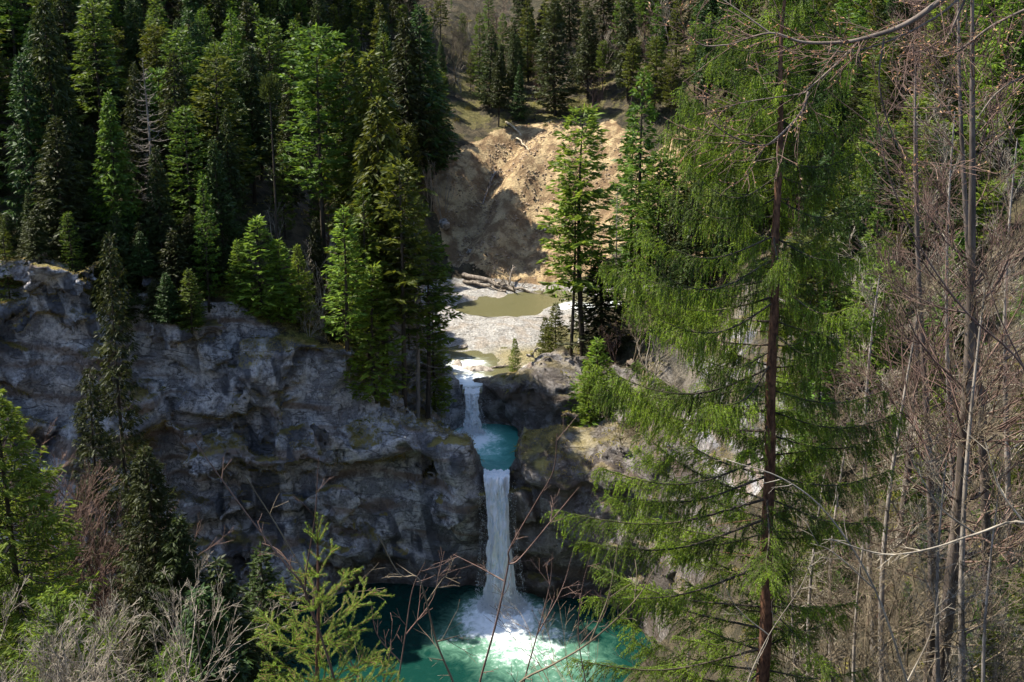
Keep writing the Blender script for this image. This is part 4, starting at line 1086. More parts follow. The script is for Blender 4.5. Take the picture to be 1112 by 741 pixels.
# ------------------------------------------------------------------ the big spruce in the foreground
def big_spruce():
    rg = np.random.RandomState(4)
    DT = 22.0
    A = [at(829, 741, DT), at(834, 560, DT), at(838, 400, DT), at(845, 200, DT), at(850, 20, DT)]
    g0 = ground(A[0].x-0.25, DT)
    pts = [(A[0].x-0.20, DT, g0-0.3)] + [tuple(a) for a in A] + [(A[4].x+0.05, DT, 59.9), (A[4].x+0.08, DT, 60.9)]
    zz = np.array([p[2] for p in pts]); xx = np.array([p[0] for p in pts])
    zt = np.linspace(zz[0], zz[-1], 40)
    xt = np.interp(zt, zz, xx) + 0.02*np.sin(zt*1.7); yt = DT + 0.02*np.cos(zt*1.3)
    rt = np.interp(zt, [zz[0], 43.6, 51, 56, 59, 60.9], [0.22, 0.155, 0.110, 0.065, 0.035, 0.010])
    root = thing('spruce_tree', 'big foreground spruce with hanging needle curtains and a reddish brown trunk', 'tree', (pts[0][0], DT, g0))
    org = np.array([pts[0][0], DT, g0])
    TV, TF = tube(np.stack([xt, yt, zt], 1)-org, rt, 14)
    P0, P1, R0, R1 = [], [], [], []; S0, S1 = [], []
    tiers, z = [], 41.8
    while z < 60.6:
        z += np.interp(z, [42, 52, 60], [0.56, 0.50, 0.30])
        a0 = rg.rand()*6.283; k = 5
        for i in range(k): tiers.append((z+rg.normal()*0.04, a0+6.283*i/k+rg.normal()*0.22, 1.0))
        for i in range(2): tiers.append((z+0.25+rg.normal()*0.06, rg.rand()*6.283, 0.55))
    for z, az, fl in tiers:
        x0 = np.interp(z, zt, xt)
        if math.sin(az) < -0.35 and rg.rand() < np.interp(-math.sin(az), [0.35, 0.8], [0.35, 0.9]): continue
        c = math.cos(az)
        Lf = np.interp(z, [42, 46, 50, 52, 54.3, 57, 58.5, 59.7, 60.7], [3.4, 4.5, 4.4, 3.7, 3.0, 2.2, 1.5, 0.8, 0.2])
        Rt = np.interp(z, [42, 46, 50, 52, 54.3, 57, 58.5, 59.7, 60.7], [2.4, 2.4, 2.7, 2.3, 2.0, 1.6, 1.1, 0.6, 0.2])
        L = (Lf*(1-c)/2 + Rt*(1+c)/2)*(0.80+0.30*rg.rand())*fl
        h = np.array([c, math.sin(az), 0]); sd = np.array([-h[1], h[0], 0])
        m = 12; s = np.linspace(0, 1, m)
        up = np.interp(z, [42, 49, 54, 59, 60.7], [-0.06, -0.04, -0.06, 0.08, 0.7])
        zc = L*(up*s - np.interp(z, [48, 55], [0.06, 0.15])*np.sin(s*3.14)*(0.5+0.8*rg.rand()) + np.interp(z, [42, 50, 56], [0.04, 0.10, 0.22])*s**3)
        pts_ = np.array([x0, DT, z]) + h*(L*s)[:, None] + np.array([0, 0, 1])*zc[:, None] + sd*(rg.normal()*0.10*L*s**2 + 0.03*np.sin(s*9+az))[:, None]
        rr = (0.006 + 0.010*L*(1-s)**1.2*0.6)
        P0.append(pts_[:-1]); P1.append(pts_[1:]); R0.append(rr[:-1]); R1.append(rr[1:])
        # living part of the limb starts some way out
        st = 0.07 if z > 47 else 0.14
        S0.append(pts_[1:-1]); S1.append(pts_[2:]); S0.append(pts_[2:-1]); S1.append(pts_[3:])
        nl = int(L*25)
        for i in range(nl):
            t = st + (1-st)*rg.rand()**0.85; b = np.array([np.interp(t, s, pts_[:, q]) for q in range(3)])
            g = rg.choice([-1, 1]); l = (0.16+0.12*L*math.sin(min(1, t*1.0)*2.7))*(0.6+0.6*rg.rand())
            hang = rg.rand()
            dv = sd*g*(0.8*rg.rand()+0.2) + h*(0.5+0.3*rg.rand()) + np.array([0, 0, (-0.10-0.35*hang) if z < 51 else (-0.25-0.5*hang)])
            dv /= np.linalg.norm(dv)
            e = b + dv*l; mid = (b+e)/2 + [0, 0, 0.03]
            e = e + [0, 0, -0.10*l]
            S0 += [b[None], mid[None]]; S1 += [mid[None], e[None]]
            # hanging twigs
            for j in range(2 + int(l*6)):
                q = rg.rand(); p = b + (e-b)*q
                hl = (0.10 + 0.34*rg.rand()**1.7)*np.interp(z, [46, 52], [0.55, 1.0])*min(1, 0.45+L*0.25)
                d2 = np.array([rg.normal()*0.16, rg.normal()*0.16, -1]) + dv*np.interp(z, [45, 50, 53], [1.5, 0.9, 0.25])
                d2 /= np.linalg.norm(d2); p2 = p + d2*hl*0.55; p3 = p2 + (d2*0.4+np.array([0, 0, -0.75]))*hl*0.45
                S0 += [p[None], p2[None]]; S1 += [p2[None], p3[None]]
    P0, P1, R0, R1 = map(np.concatenate, (P0, P1, R0, R1)); S0, S1 = np.concatenate(S0), np.concatenate(S1)
    LV = prisms(P0-org, P1-org, R0, R1, 5)
    ln = np.linalg.norm(S1-S0, axis=1)
    TW = prisms(S0-org, S1-org, np.full(len(S0), 0.004), np.full(len(S0), 0.003), 3)
    o = mesh_obj('branches', *merge(LV, TW), M['bark_dark'], root)
    V, F = needles(S0-org, S1-org, 88, 0.044, 0.015, R(36), rg)
    print('big spruce strands', len(S0), 'needles', len(F))
    mesh_obj('needles', V, F, M['needle_near'], root, False)
    # broken dead stubs on the lower trunk
    q0, q1 = [], []
    for i in range(46):
        z = 41.5 + 12*rg.rand(); a = rg.rand()*6.28; x0 = np.interp(z, zt, xt)
        d = np.array([math.cos(a), math.sin(a), -0.1+0.2*rg.normal()]); l = 0.3+1.1*rg.rand()**2
        q0.append(np.array([x0, DT, z])-org); q1.append(np.array([x0, DT, z])-org+d*l)
    SV = prisms(q0, q1, np.full(46, 0.012), np.full(46, 0.004), 4); mesh_obj('trunk', *merge((TV, TF), SV), M['bark_red'], root)
    TAKEN.append((pts[0][0], DT, 1.5))
big_spruce()

# ------------------------------------------------------------------ right thicket of bare saplings
def tall_bare(name, mat, seed, h, r, kids, sp, up=0.25):
    return kbare(name, mat, [((0, 0, -0.3), (0.02, 0.02, 1), h, r, 3, seed)], spread=sp, kids=kids, up=up, wander=0.035, shrink=0.30, minr=0.005, kidfrom=0.12, seglen=16)
def trunked(seed, h, r, nb, Lb, mat, fine='twig_red', name='bare_tree', minr=0.0045, base=0.18):
    """tall straight stem with many side branches each carrying fine twigs"""
    rg = np.random.RandomState(seed); m = 22; t = np.linspace(0, 1, m)
    p = np.stack([0.25*np.sin(t*4+seed), 0.25*np.cos(t*3+seed), t*h-0.3], 1); rad = r*(1-0.85*t)
    A = tube(p, rad, 9); seg = []
    for i in range(nb):
        q = base + (1-base)*rg.rand()**0.9; o = np.array([np.interp(q, t, p[:, k]) for k in range(3)]); a = rg.rand()*6.28
        L = Lb*(1-0.6*q)*(0.5+0.7*rg.rand())
        seg.append(twiggy(seed*97+i, o, (math.cos(a), math.sin(a), 0.35+0.9*q), L, r*0.22*(1.2-q), 2, spread=0.6, up=0.10, kids=(4, 6), seglen=8, shrink=0.48, wander=0.11, minr=minr, kidfrom=0.15))
    P = [np.concatenate([s[i] for s in seg]) for i in range(4)]
    k = Kind(name, [('trunk', *A, M[mat], True), ('branches', *prisms(*P, 3), M[fine], True)])
    return k
KT = [trunked(201, 15, 0.15, 46, 3.6, 'bark_mid', 'twig_red'), trunked(202, 14, 0.11, 50, 3.2, 'bark_mid', 'twig_red'), trunked(203, 12, 0.09, 44, 2.8, 'bark_grey', 'twig_pale'),
      trunked(204, 12, 0.08, 50, 2.6, 'bark_grey', 'twig_brown')]
thick = [ # px, y top, D, kind, label
 (1062, -60, 27, 0, 'tall leafless tree with the thickest grey brown trunk at the right'),
 (1100, -40, 31, 1, 'leafless reddish tree at the right edge behind the thick grey one'),
 (1030, 60, 36, 1, 'slim leafless reddish tree just left of the thick grey trunk'),
 (1002, 330, 30, 3, 'thin brown leafless sapling left of the thick grey trunk'),
 (1085, 300, 24, 3, 'short pale leafless sapling right of the thick grey trunk'),
 (970, 300, 44, 2, 'pale leafless sapling standing midway down the right slope'),
 (930, 420, 42, 3, 'brown leafless sapling right of the big spruce trunk'),
 (905, 470, 36, 3, 'low brown leafless sapling under the right boughs of the big spruce'),
 (1050, 120, 46, 2, 'pale twiggy leafless tree behind the thick grey trunk'),
 (1000, 130, 52, 0, 'tall leafless tree halfway down the right slope'),
 (1110, 150, 42, 2, 'pale leafless tree at the far right edge'),
 (880, 540, 40, 2, 'pale leafless sapling right beside the big spruce trunk near the bottom'),
 (950, 540, 26, 3, 'low leafless sapling of brown twigs at the bottom right'),
 (1040, 500, 22, 2, 'low pale leafless sapling at the bottom right in front of the trunks'),
 (760, 600, 50, 3, 'brown leafless sapling behind the lower left boughs of the big spruce'),
 (1095, 520, 20, 3, 'brown twiggy sapling in the bottom right corner'),
]
for px, yt, D, k, lab in thick:
    q_ = foot(px, D); px = 0.55*px + 0.45*(556 + FPX*q_.x/(D*math.cos(PITCH)+(CAMZ-at(px, yt, D).z)*math.sin(PITCH))) if yt < 200 else px
    tree_at(KT[k], px, yt, D, lab, hk=[14.7, 13.7, 11.7, 11.7][k], wid=1.0 if yt < 200 else 1.25, rz=rnd.uniform(-.4, .4), tilt=(0, -rnd.uniform(0.03, 0.09) if yt < 200 else -0.02))
for px, yt, D, lab in ((980, 610, 27, 'leafless reddish bush at the bottom, left of the thick grey trunk'), (1080, 640, 21, 'leafless brown bush in the bottom right corner'), (1020, 560, 33, 'leafless brown bush behind the thick grey trunk'), (945, 590, 37, 'leafless brown bush down the slope right of the big spruce'), (720, 690, 30, 'leafless bush below the left boughs of the big spruce')):
    tree_at(KFB, px, yt, D, lab, cat='bush', hk=3.8, wid=1.1)

n = 0
for i in range(900):
    y = rnd.uniform(24, 62); x = rnd.uniform(9, 34)
    z = ground(x, y); ok, px, row = in_view(x, y, z, 0)
    if not ok or row > 880 or px < 870 or row < 400: continue
    if not free(x, y, 0.8): continue
    k = rnd.choice(KY+KF[2:3]); h = rnd.uniform(1.5, 4.0); s_ = h/(8.0 if k in KY else 16.0)
    lab = 'small green spruce among the bare twigs on the lower right slope'
    k.put(lab, 'tree', (x, y, z-0.1), rnd.uniform(0, 6), s_*1.3, lab, mats={'crown': 'needle_mid'}, name='young_spruce'); TAKEN.append((x, y, 0.8)); n += 1
    if n >= 19: break

# ------------------------------------------------------------------ driftwood, stumps and fallen trunks
def log(label, a, b, r, mat='drift', roots=0, name='fallen_log', cat='log', limbs=3, seed=1, bend=0.1):
    rg = np.random.RandomState(seed); a = np.array(a, float); b = np.array(b, float); c = (a+b)/2
    t = np.linspace(0, 1, 9)[:, None]; L = np.linalg.norm(b-a)
    p = a + (b-a)*t + np.array([0, 0, 1])*bend*L*0.3*np.sin(t*3.14) + rg.normal(size=(9, 3))*0.012*L
    A = tube(p-c, r*(1-0.45*t[:, 0])*(1+0.08*rg.normal(size=9)), 8)
    root = thing(name, label, cat, tuple(c))
    # closed ends
    V, F = A; n = len(V); V = np.concatenate([V, [p[0]-c], [p[-1]-c]])
    cap = [[n, (i+1) % 8, i, n] for i in range(8)] + [[n+1, n-8+i, n-8+(i+1) % 8, n+1] for i in range(8)]
    o = mesh_obj('trunk', V, np.concatenate([F]), M[mat], root)
    seg = []
    for i in range(limbs):
        q = p[rg.randint(3, 9)]-c
        d = rg.normal(size=3); d[2] = abs(d[2]); seg.append(twiggy(seed+i, q, d, L*0.18, r*0.35, 1, spread=0.6))
    for i in range(roots):
        d = -(b-a)/L*0.4 + rg.normal(size=3)*0.7; seg.append(twiggy(seed+50+i, p[0]-c, d, r*5, r*0.4, 1, spread=0.7, wander=0.2))
    if seg:
        P = [np.concatenate([s[i] for s in seg]) for i in range(4)]
        mesh_obj('limbs', *prisms(*P, 4), M[mat], root)
    return root
def H_(px, py, up=0.0):
    h = hit(px, py); return (h.x, h.y, h.z+up)
log('dark barkless log slanting across the gravel under the landslide, longest of the driftwood', H_(502, 301, .35), H_(560, 318, .2), 0.38, seed=3)
log('grey log lying just below the longest driftwood log', H_(503, 306, .1), H_(548, 318, .1), 0.25, seed=4)
log('weathered log at the right end of the driftwood pile', H_(535, 311, .3), H_(585, 321, .15), 0.24, seed=5)
log('short branchy log sticking up from the driftwood pile', H_(552, 314, 0.1), H_(557, 301, 1.6), 0.16, seed=6, limbs=6, roots=0)
log('thin grey pole resting on the driftwood pile', H_(510, 309, .5), H_(575, 320, .4), 0.12, seed=14)
log('pale fallen trunk hanging over the top rim of the landslide', H_(549, 134, .2), H_(566, 150, .4), 0.20, 'drift_pale', seed=7, bend=0.2)
log('thin pale branch lying on the crest of the landslide', H_(560, 152, .3), H_(575, 166, .3), 0.13, 'drift_pale', seed=8, limbs=6)
log('brown trunk sliding down the dark gully of the landslide', H_(538, 190, .5), H_(524, 225, .4), 0.22, 'drift', seed=9, roots=9, limbs=5)
log('long pale trunk lying across the slope right of the tiered fir', H_(590, 252, .4), H_(638, 232, .5), 0.16, 'drift_pale', seed=10, limbs=5)
log('second pale trunk fallen just below the long one on the right slope', H_(594, 256, .4), H_(628, 243, .5), 0.12, 'drift_pale', seed=11)
log('grey log stranded on the rock shelf above the upper pool', H_(528, 402, .15), H_(556, 399, .15), 0.16, 'drift', seed=12, limbs=1)
# boulders and stones
def boulder(label, px, py, s, mat='stone', seed=1, name='boulder', cat='rock'):
    rg = Noise3(seed); h = hit(px, py)
    n, m = 14, 20; th = np.linspace(0.02, math.pi-0.02, n)[:, None]; ph = np.linspace(0, 2*math.pi, m, endpoint=False)[None]
    x, y, z = np.sin(th)*np.cos(ph), np.sin(th)*np.sin(ph), np.cos(th)+0*ph
    r = 1+0.35*rg(x*1.2, y*1.2, z*1.2)+0.12*rg(x*3, y*3, z*3); r = np.clip(r, 0.6, 1.25)
    V = np.stack([(x*r*s[0]).ravel(), (y*r*s[1]).ravel(), (z*r*s[2]).ravel()], 1); I = np.arange(n*m).reshape(n, m)
    F = np.stack([I[:-1], I[1:], np.roll(I, -1, 1)[1:], np.roll(I, -1, 1)[:-1]], -1).reshape(-1, 4)
    o = mesh_obj(name, V, F, M[mat]); o.location = (h.x, h.y, h.z+s[2]*0.25); o.rotation_euler = (0, 0, seed)
    return tag(o, label, cat)
T = NT('stone'); p_ = T.coord(kind='obj'); f_ = T.noise(p_, 2.2, 6, 0.65)
M['stone'] = T.end(T.bsdf(T.mix(T.ramp(f_, 0.35, 0.65), (0.11, 0.09, 0.07), (0.36, 0.32, 0.28)), 0.8, T.bump(f_, 0.8, 0.15)).outputs[0])
boulder('dark rounded stone at the brink of the rapids above the upper waterfall', 497, 398, (0.9, 0.6, 0.45), seed=2)
boulder('flat brown rock slab right of the rapids', 520, 402, (1.6, 0.8, 0.35), seed=3)
boulder('dark wet stone in the shallow river left of the grassy shelf', 503, 378, (0.55, 0.4, 0.3), seed=4)
boulder('pale block of stone on the bank under the landslide', 595, 317, (0.9, 0.6, 0.4), seed=5)
boulder('grey boulder fallen at the lower left foot of the landslide', 482, 245, (0.9, 0.8, 0.7), seed=6)
boulder('small grey rock on the bare earth in the middle of the landslide', 510, 274, (0.45, 0.4, 0.3), seed=7)
boulder('whitish rock outcrop at the edge of the gorge left of the big spruce', 682, 452, (1.6, 1.3, 1.5), seed=8)
# clods and pebbles no one could count
def pebbles(name, n, region, size, mat, test, seed, sink=0.3):
    rg = np.random.RandomState(seed); C, S = [], []
    k = 0
    while len(C) < n and k < n*8:
        k += 1; x = region[0] + (region[1]-region[0])*rg.rand(); y = region[2] + (region[3]-region[2])*rg.rand()
        if not test(x, y): continue
        C.append((x, y, ground(x, y))); S.append(size*(0.3+0.9*rg.rand()**3*2))
    C = np.array(C); S = np.array(S)[:, None]
    oc = np.array([[1, 0, 0], [0, 1, 0], [-1, 0, 0], [0, -1, 0], [0, 0, .7], [0, 0, -.7]])
    V = (C[:, None] + (oc[None]*(0.7+0.6*rg.rand(len(C), 6, 1)))*S[:, :, None]).reshape(-1, 3)
    f = np.array([[0, 1, 4], [1, 2, 4], [2, 3, 4], [3, 0, 4], [1, 0, 5], [2, 1, 5], [3, 2, 5], [0, 3, 5]])
    F = (f[None] + (np.arange(len(C))*6)[:, None, None]).reshape(-1, 3)
    return tag(mesh_obj(name, V, F, M[mat], None, False), kind='stuff')
inside = lambda poly: (lambda x, y: psd(x, y, poly) < 1.0)
pebbles('river_gravel', 4200, (-10, 14, 103, 136), 0.055, 'stone', inside(G3), 1)
T = NT('clod'); M['clod'] = T.end(T.bsdf(T.mix(T.ramp(T.noise(T.coord(), 1.2, 5), .35, .65), (0.14, 0.095, 0.06), (0.36, 0.27, 0.18)), 0.9).outputs[0])
pebbles('earth_clods', 4200, (-12, 26, 136, 162), 0.13, 'clod', lambda x, y: ((x-4.5)/16)**2+((y-149)/13)**2 < 1 and N1(x/3, y/3, 0.3) > -0.1, 2)

# ------------------------------------------------------------------ grass, moss fringe, undergrowth
def tufts(name, pts, per, L, W, mat, seed, hang=0.0, spread=0.7):
    rg = np.random.RandomState(seed); P = np.repeat(np.array(pts), per, 0); n = len(P)
    P = P + rg.normal(size=(n, 3))*[0.14, 0.14, 0.03]
    D = rg.normal(size=(n, 3))*[spread, spread, 0.2] + [0, 0, 1]
    V, F = blades(P, D, L*(0.5+rg.rand(n)), W, rg, 0.5+hang)
    return tag(mesh_obj(name, V, F, M[mat], None, False), kind='stuff')
rg = np.random.RandomState(77)
pts = []
sd_all = poly_sd(Vr[:, 0], Vr[:, 1], G1)
upv = np.zeros(len(Vr)); np.add.at(upv, Fr.ravel(), np.repeat(np.abs(nn[:, 2]), 4)); cntv = np.bincount(Fr.ravel(), minlength=len(Vr)); upv /= np.maximum(cntv, 1)
nz_ = N2(Vr[:, 0]/2.5, Vr[:, 1]/2.5, Vr[:, 2]/2.5)
rim = (upv > 0.55) & (Vr[:, 0] < 6) & (sd_all > 1.0) & (sd_all < 9) & (Vr[:, 2] > 12.5) & (nz_ > -0.2) & (Vr[:, 1] < 108) & (poly_sd(Vr[:, 0], Vr[:, 1], G2) > 0.6)
ledge = (upv > 0.6) & (sd_all < 5) & (Vr[:, 2] > 8) & (nz_ > 0.1)
idx = np.nonzero(rim)[0]; idx = idx[rg.rand(len(idx)) < 8000/max(1, len(idx))]
tufts('dry_grass', Vr[idx], 10, 0.34, 0.05, 'drygrass', 1, 0.3)
idx = np.nonzero(ledge)[0]; idx = idx[rg.rand(len(idx)) < 1500/max(1, len(idx))]
tufts('ledge_grass', Vr[idx], 7, 0.28, 0.05, 'drygrass', 2, 0.8)
pts = []
for i in range(4200):
    y = rg.uniform(17, 100); x = rg.uniform(5, 42)
    if N1(x/5, y/5, 2.2) < 0.05: continue
    ok, px, row = in_view(x, y, float(height(x, y)), 0)
    if ok and px > 640 and row < 820 and psd(x, y, G1) > 1: pts.append((x, y, ground(x, y)))
tufts('slope_grass', pts[::2], 8, 0.38, 0.05, 'drygrass', 3, 0.3)
tufts('slope_herbs', pts, 9, 0.30, 0.10, 'leaf_olive', 4, 0.1, 1.2)
pts = []
for i in range(7000):
    y = rg.uniform(86, 200); x = rg.uniform(-60, 45)
    if N1(x/6, y/6, 4.2) < 0.0 or psd(x, y, G1) < 1 or psd(x, y, G3) < 1 or ((x-4.5)/17)**2 + ((y-148)/15)**2 < 1: continue
    pts.append((x, y, ground(x, y)))
tufts('forest_undergrowth', pts, 9, 0.6, 0.13, 'leaf_olive', 5, 0.1, 1.1)

# ------------------------------------------------------------------ splashing water
def spray(name, c, n, rad, hgt, seed, fall=None):
    rg = np.random.RandomState(seed); a = rg.rand(n)*6.283; r = rad*rg.rand(n)**0.8
    P = np.stack([c[0]+r*np.cos(a), c[1]-0.3*rad+r*np.sin(a)*0.7, c[2]+hgt*rg.rand(n)**2.2*np.exp(-(r/rad)**2*2)], 1)
    S = (0.015+0.06*rg.rand(n)**2)[:, None, None]
    oc = np.array([[1, 0, -.5], [-.5, .87, -.5], [-.5, -.87, -.5], [0, 0, 1.0]])
    V = (P[:, None]+oc[None]*S).reshape(-1, 3); f = np.array([[0, 1, 3], [1, 2, 3], [2, 0, 3], [0, 2, 1]])
    F = (f[None]+(np.arange(n)*4)[:, None, None]).reshape(-1, 3)
    return tag(mesh_obj(name, V, F, M['froth'], None, False), kind='stuff')
spray('spray', (-0.9, 89.3, Z_POOL), 16000, 2.3, 4.2, 1)
def fall_drops(c0, z0, z1, w0, w1, out, sway, n, seed):
    rg = np.random.RandomState(seed); t = rg.rand(n)**0.8; w = np.interp(t, [0, .3, .85, 1], [w0, w0*.85, w0*1.25, w1])
    u = rg.normal(size=n)*0.36; u = np.sign(u)*np.clip(np.abs(u), 0.30, 0.56+0.1*rg.rand(n))
    P = np.stack([c0[0]+sway*t+w*u*1.15, c0[1]-out*(1-(1-t)**2)-0.25*w0-0.3*rg.rand(n), z0-(z0-z1)*t], 1)
    S = (0.008+0.022*rg.rand(n)**2.5)[:, None, None]*np.array([0.8, 0.8, 2.2])
    oc = np.array([[1, 0, -.5], [-.5, .87, -.5], [-.5, -.87, -.5], [0, 0, 1.0]])
    V = (P[:, None]+oc[None]*S).reshape(-1, 3); f = np.array([[0, 1, 3], [1, 2, 3], [2, 0, 3], [0, 2, 1]])
    return tag(mesh_obj('spray', V, (f[None]+(np.arange(n)*4)[:, None, None]).reshape(-1, 3), M['froth'], None, False), kind='stuff')
fall_drops((-1.4, 90.9), Z_UP, Z_POOL, 2.5, 3.9, 1.9, 0.45, 9000, 4)
fall_drops((-4.0, 101.2), Z_RIV, Z_UP, 1.6, 2.9, 0.8, 0.1, 2500, 5)
spray('spray', (-3.9, 100.2, Z_UP), 2500, 1.4, 1.0, 2)

# ------------------------------------------------------------------ foreground : young spruce, bare saplings, overhanging beech
def path(pxs, D, dz=0.0):
    return np.array([tuple(at(x, y, D + (dz*i/len(pxs)))) for i, (x, y) in enumerate(pxs)])
def smooth(p, n=5):
    t = np.arange(len(p)); tt = np.linspace(0, len(p)-1, (len(p)-1)*n+1)
    out = np.empty((len(tt), 3))
    for k in range(3):
        m = np.gradient(p[:, k]); i = np.clip(tt.astype(int), 0, len(p)-2); u = tt-i
        out[:, k] = (2*u**3-3*u**2+1)*p[i, k] + (u**3-2*u**2+u)*m[i] + (-2*u**3+3*u**2)*p[i+1, k] + (u**3-u**2)*m[i+1]
    return out
def sapling(label, D, stems, mat='twig_red', r=0.0075, nt=10, L=0.22, seed=1, name='bare_sapling', buds=0, cat='sapling', rootdown=True):
    rg = np.random.RandomState(seed); base = path(stems[0][:1], D)[0]
    gz = ground(base[0], base[1])
    org = np.array([base[0], base[1], gz]) if rootdown else base
    root = thing(name, label, cat, tuple(org))
    tubes, seg, tips = [], [], []
    for si, st in enumerate(stems):
        p = smooth(path(st, D, dz=0.25*(si % 3-1)))
        if si == 0 and rootdown:
            q = np.linspace(0, 1, 6)[:-1, None]; g = org + [0, 0, -0.1]; p = np.concatenate([g + (p[0]-g)*q, p])
        rr = r*(1.0 if si == 0 else 0.62)
        tubes.append(tube(p-org, np.linspace(rr*1.15, rr*0.35, len(p)), 7))
        for i in range(int(nt*0.6) if si == 0 else nt//4+1):
            j = rg.randint(len(p)//4, len(p)-1); d = norm(p[j+1]-p[j]); x = norm(np.cross(d, rg.normal(size=3)))
            a = twiggy(seed*31+si*17+i, p[j]-org, d*0.75+x*0.7, L*(0.4+0.8*rg.rand()), rr*0.42, 1, spread=0.6, kids=(1, 3), up=0.05, shrink=0.55, wander=0.07, minr=0.0016)
            seg.append(a); tips.append(a[4])
    P = [np.concatenate([s[i] for s in seg]) for i in range(4)]
    mesh_obj('stem', *merge(*tubes, prisms(*P, 4)), M[mat], root)
    if buds:
        q = rg.rand(buds); i = rg.randint(0, len(P[0]), buds); pos = P[0][i]+(P[1]-P[0])[i]*q[:, None]
        d = norm((P[1]-P[0])[i])+rg.normal(size=(buds, 3))*0.7
        V, F = blades(pos, d, 0.028, 0.010, rg); V2, F2 = blades(pos, d, 0.026, 0.009, rg)
        mesh_obj('buds', *merge((V, F), (V2, F2)), M['bud'], root, False)
    return root
sapling('tall forked bare sapling crossing in front of the waterfall', 7.2, [[(519, 760), (521, 741), (539, 675), (552, 613), (554, 595), (583, 544), (601, 511), (605, 471)], [(552, 613), (565, 606), (605, 558), (629, 529)], [(547, 631), (520, 616), (492, 602)]], 'twig_red', 0.009, 12, seed=3)
sapling('bare sapling with a kinked tip left of the waterfall', 6.8, [[(494, 760), (492, 741), (474, 697), (456, 631), (434, 624), (412, 584)], [(463, 655), (480, 630), (486, 625)], [(474, 697), (500, 690)]], 'twig_brown', 0.009, 10, seed=4)
sapling('long bare shoot arching to the right over the pool', 6.4, [[(545, 775), (565, 741), (600, 722), (641, 697), (689, 653), (711, 617)], [(641, 697), (660, 650), (668, 610)]], 'twig_brown', 0.009, 10, seed=5)
sapling('thin upright bare shoot in front of the plunge pool', 8.0, [[(566, 765), (569, 741), (583, 690), (597, 635), (600, 600)], [(583, 690), (610, 640), (622, 600)]], 'twig_red', 0.008, 12, seed=6)
sapling('long bare shoot leaning far to the left in front of the cliff', 6.0, [[(368, 770), (364, 741), (345, 680), (328, 635), (310, 613), (262, 550), (208, 475)], [(345, 680), (331, 640), (342, 562), (346, 497)], [(328, 635), (305, 600), (285, 590)]], 'twig_red', 0.009, 8, seed=7)
sapling('crooked bare shoot rising behind the young spruce', 6.6, [[(395, 770), (390, 741), (372, 700), (340, 640), (300, 570), (268, 520)], [(350, 679), (375, 655), (397, 624)]], 'twig_brown', 0.007, 8, seed=8)
sapling('bare shoots between the young spruce and the waterfall', 7.0, [[(425, 770), (432, 741), (440, 690), (448, 640), (462, 610)], [(436, 720), (410, 690), (402, 650)], [(440, 690), (470, 650), (478, 610)]], 'twig_red', 0.007, 14, seed=9)
sapling('low bare shoot to the right of the waterfall base', 7.6, [[(640, 770), (636, 741), (628, 690), (632, 640), (642, 600)], [(630, 700), (655, 670), (664, 640)]], 'twig_red', 0.006, 14, seed=10)
sapling('slender pale bare shoot at the lower right against the big spruce', 9.0, [[(800, 790), (812, 741), (835, 690), (868, 640), (885, 600)], [(835, 690), (800, 660), (780, 620)]], 'twig_pale', 0.008, 16, seed=11)
sapling('dark arching bare stem in front of the right thicket', 8.0, [[(1000, 790), (985, 741), (950, 640), (900, 560), (850, 520), (790, 500)], [(950, 640), (905, 600), (880, 590)], [(985, 741), (1010, 690), (1020, 640)]], 'twig_pale', 0.010, 16, seed=12)
sapling('pale bare stem sweeping in from the right edge', 8.0, [[(1170, 800), (1140, 620), (1112, 568), (1060, 580), (1010, 596), (960, 602), (900, 585)], [(1060, 580), (1020, 550), (990, 500)], [(1112, 568), (1085, 530), (1070, 480)]], 'twig_pale', 0.013, 16, seed=13)
sapling('long dark bare stem slanting across the right thicket', 9.0, [[(1190, 760), (1150, 500), (1112, 400), (1050, 340), (1000, 270), (965, 190), (950, 110)], [(1050, 340), (1010, 330), (940, 290)], [(1112, 400), (1080, 330), (1060, 250)]], 'twig_red', 0.012, 22, 0.5, seed=14)

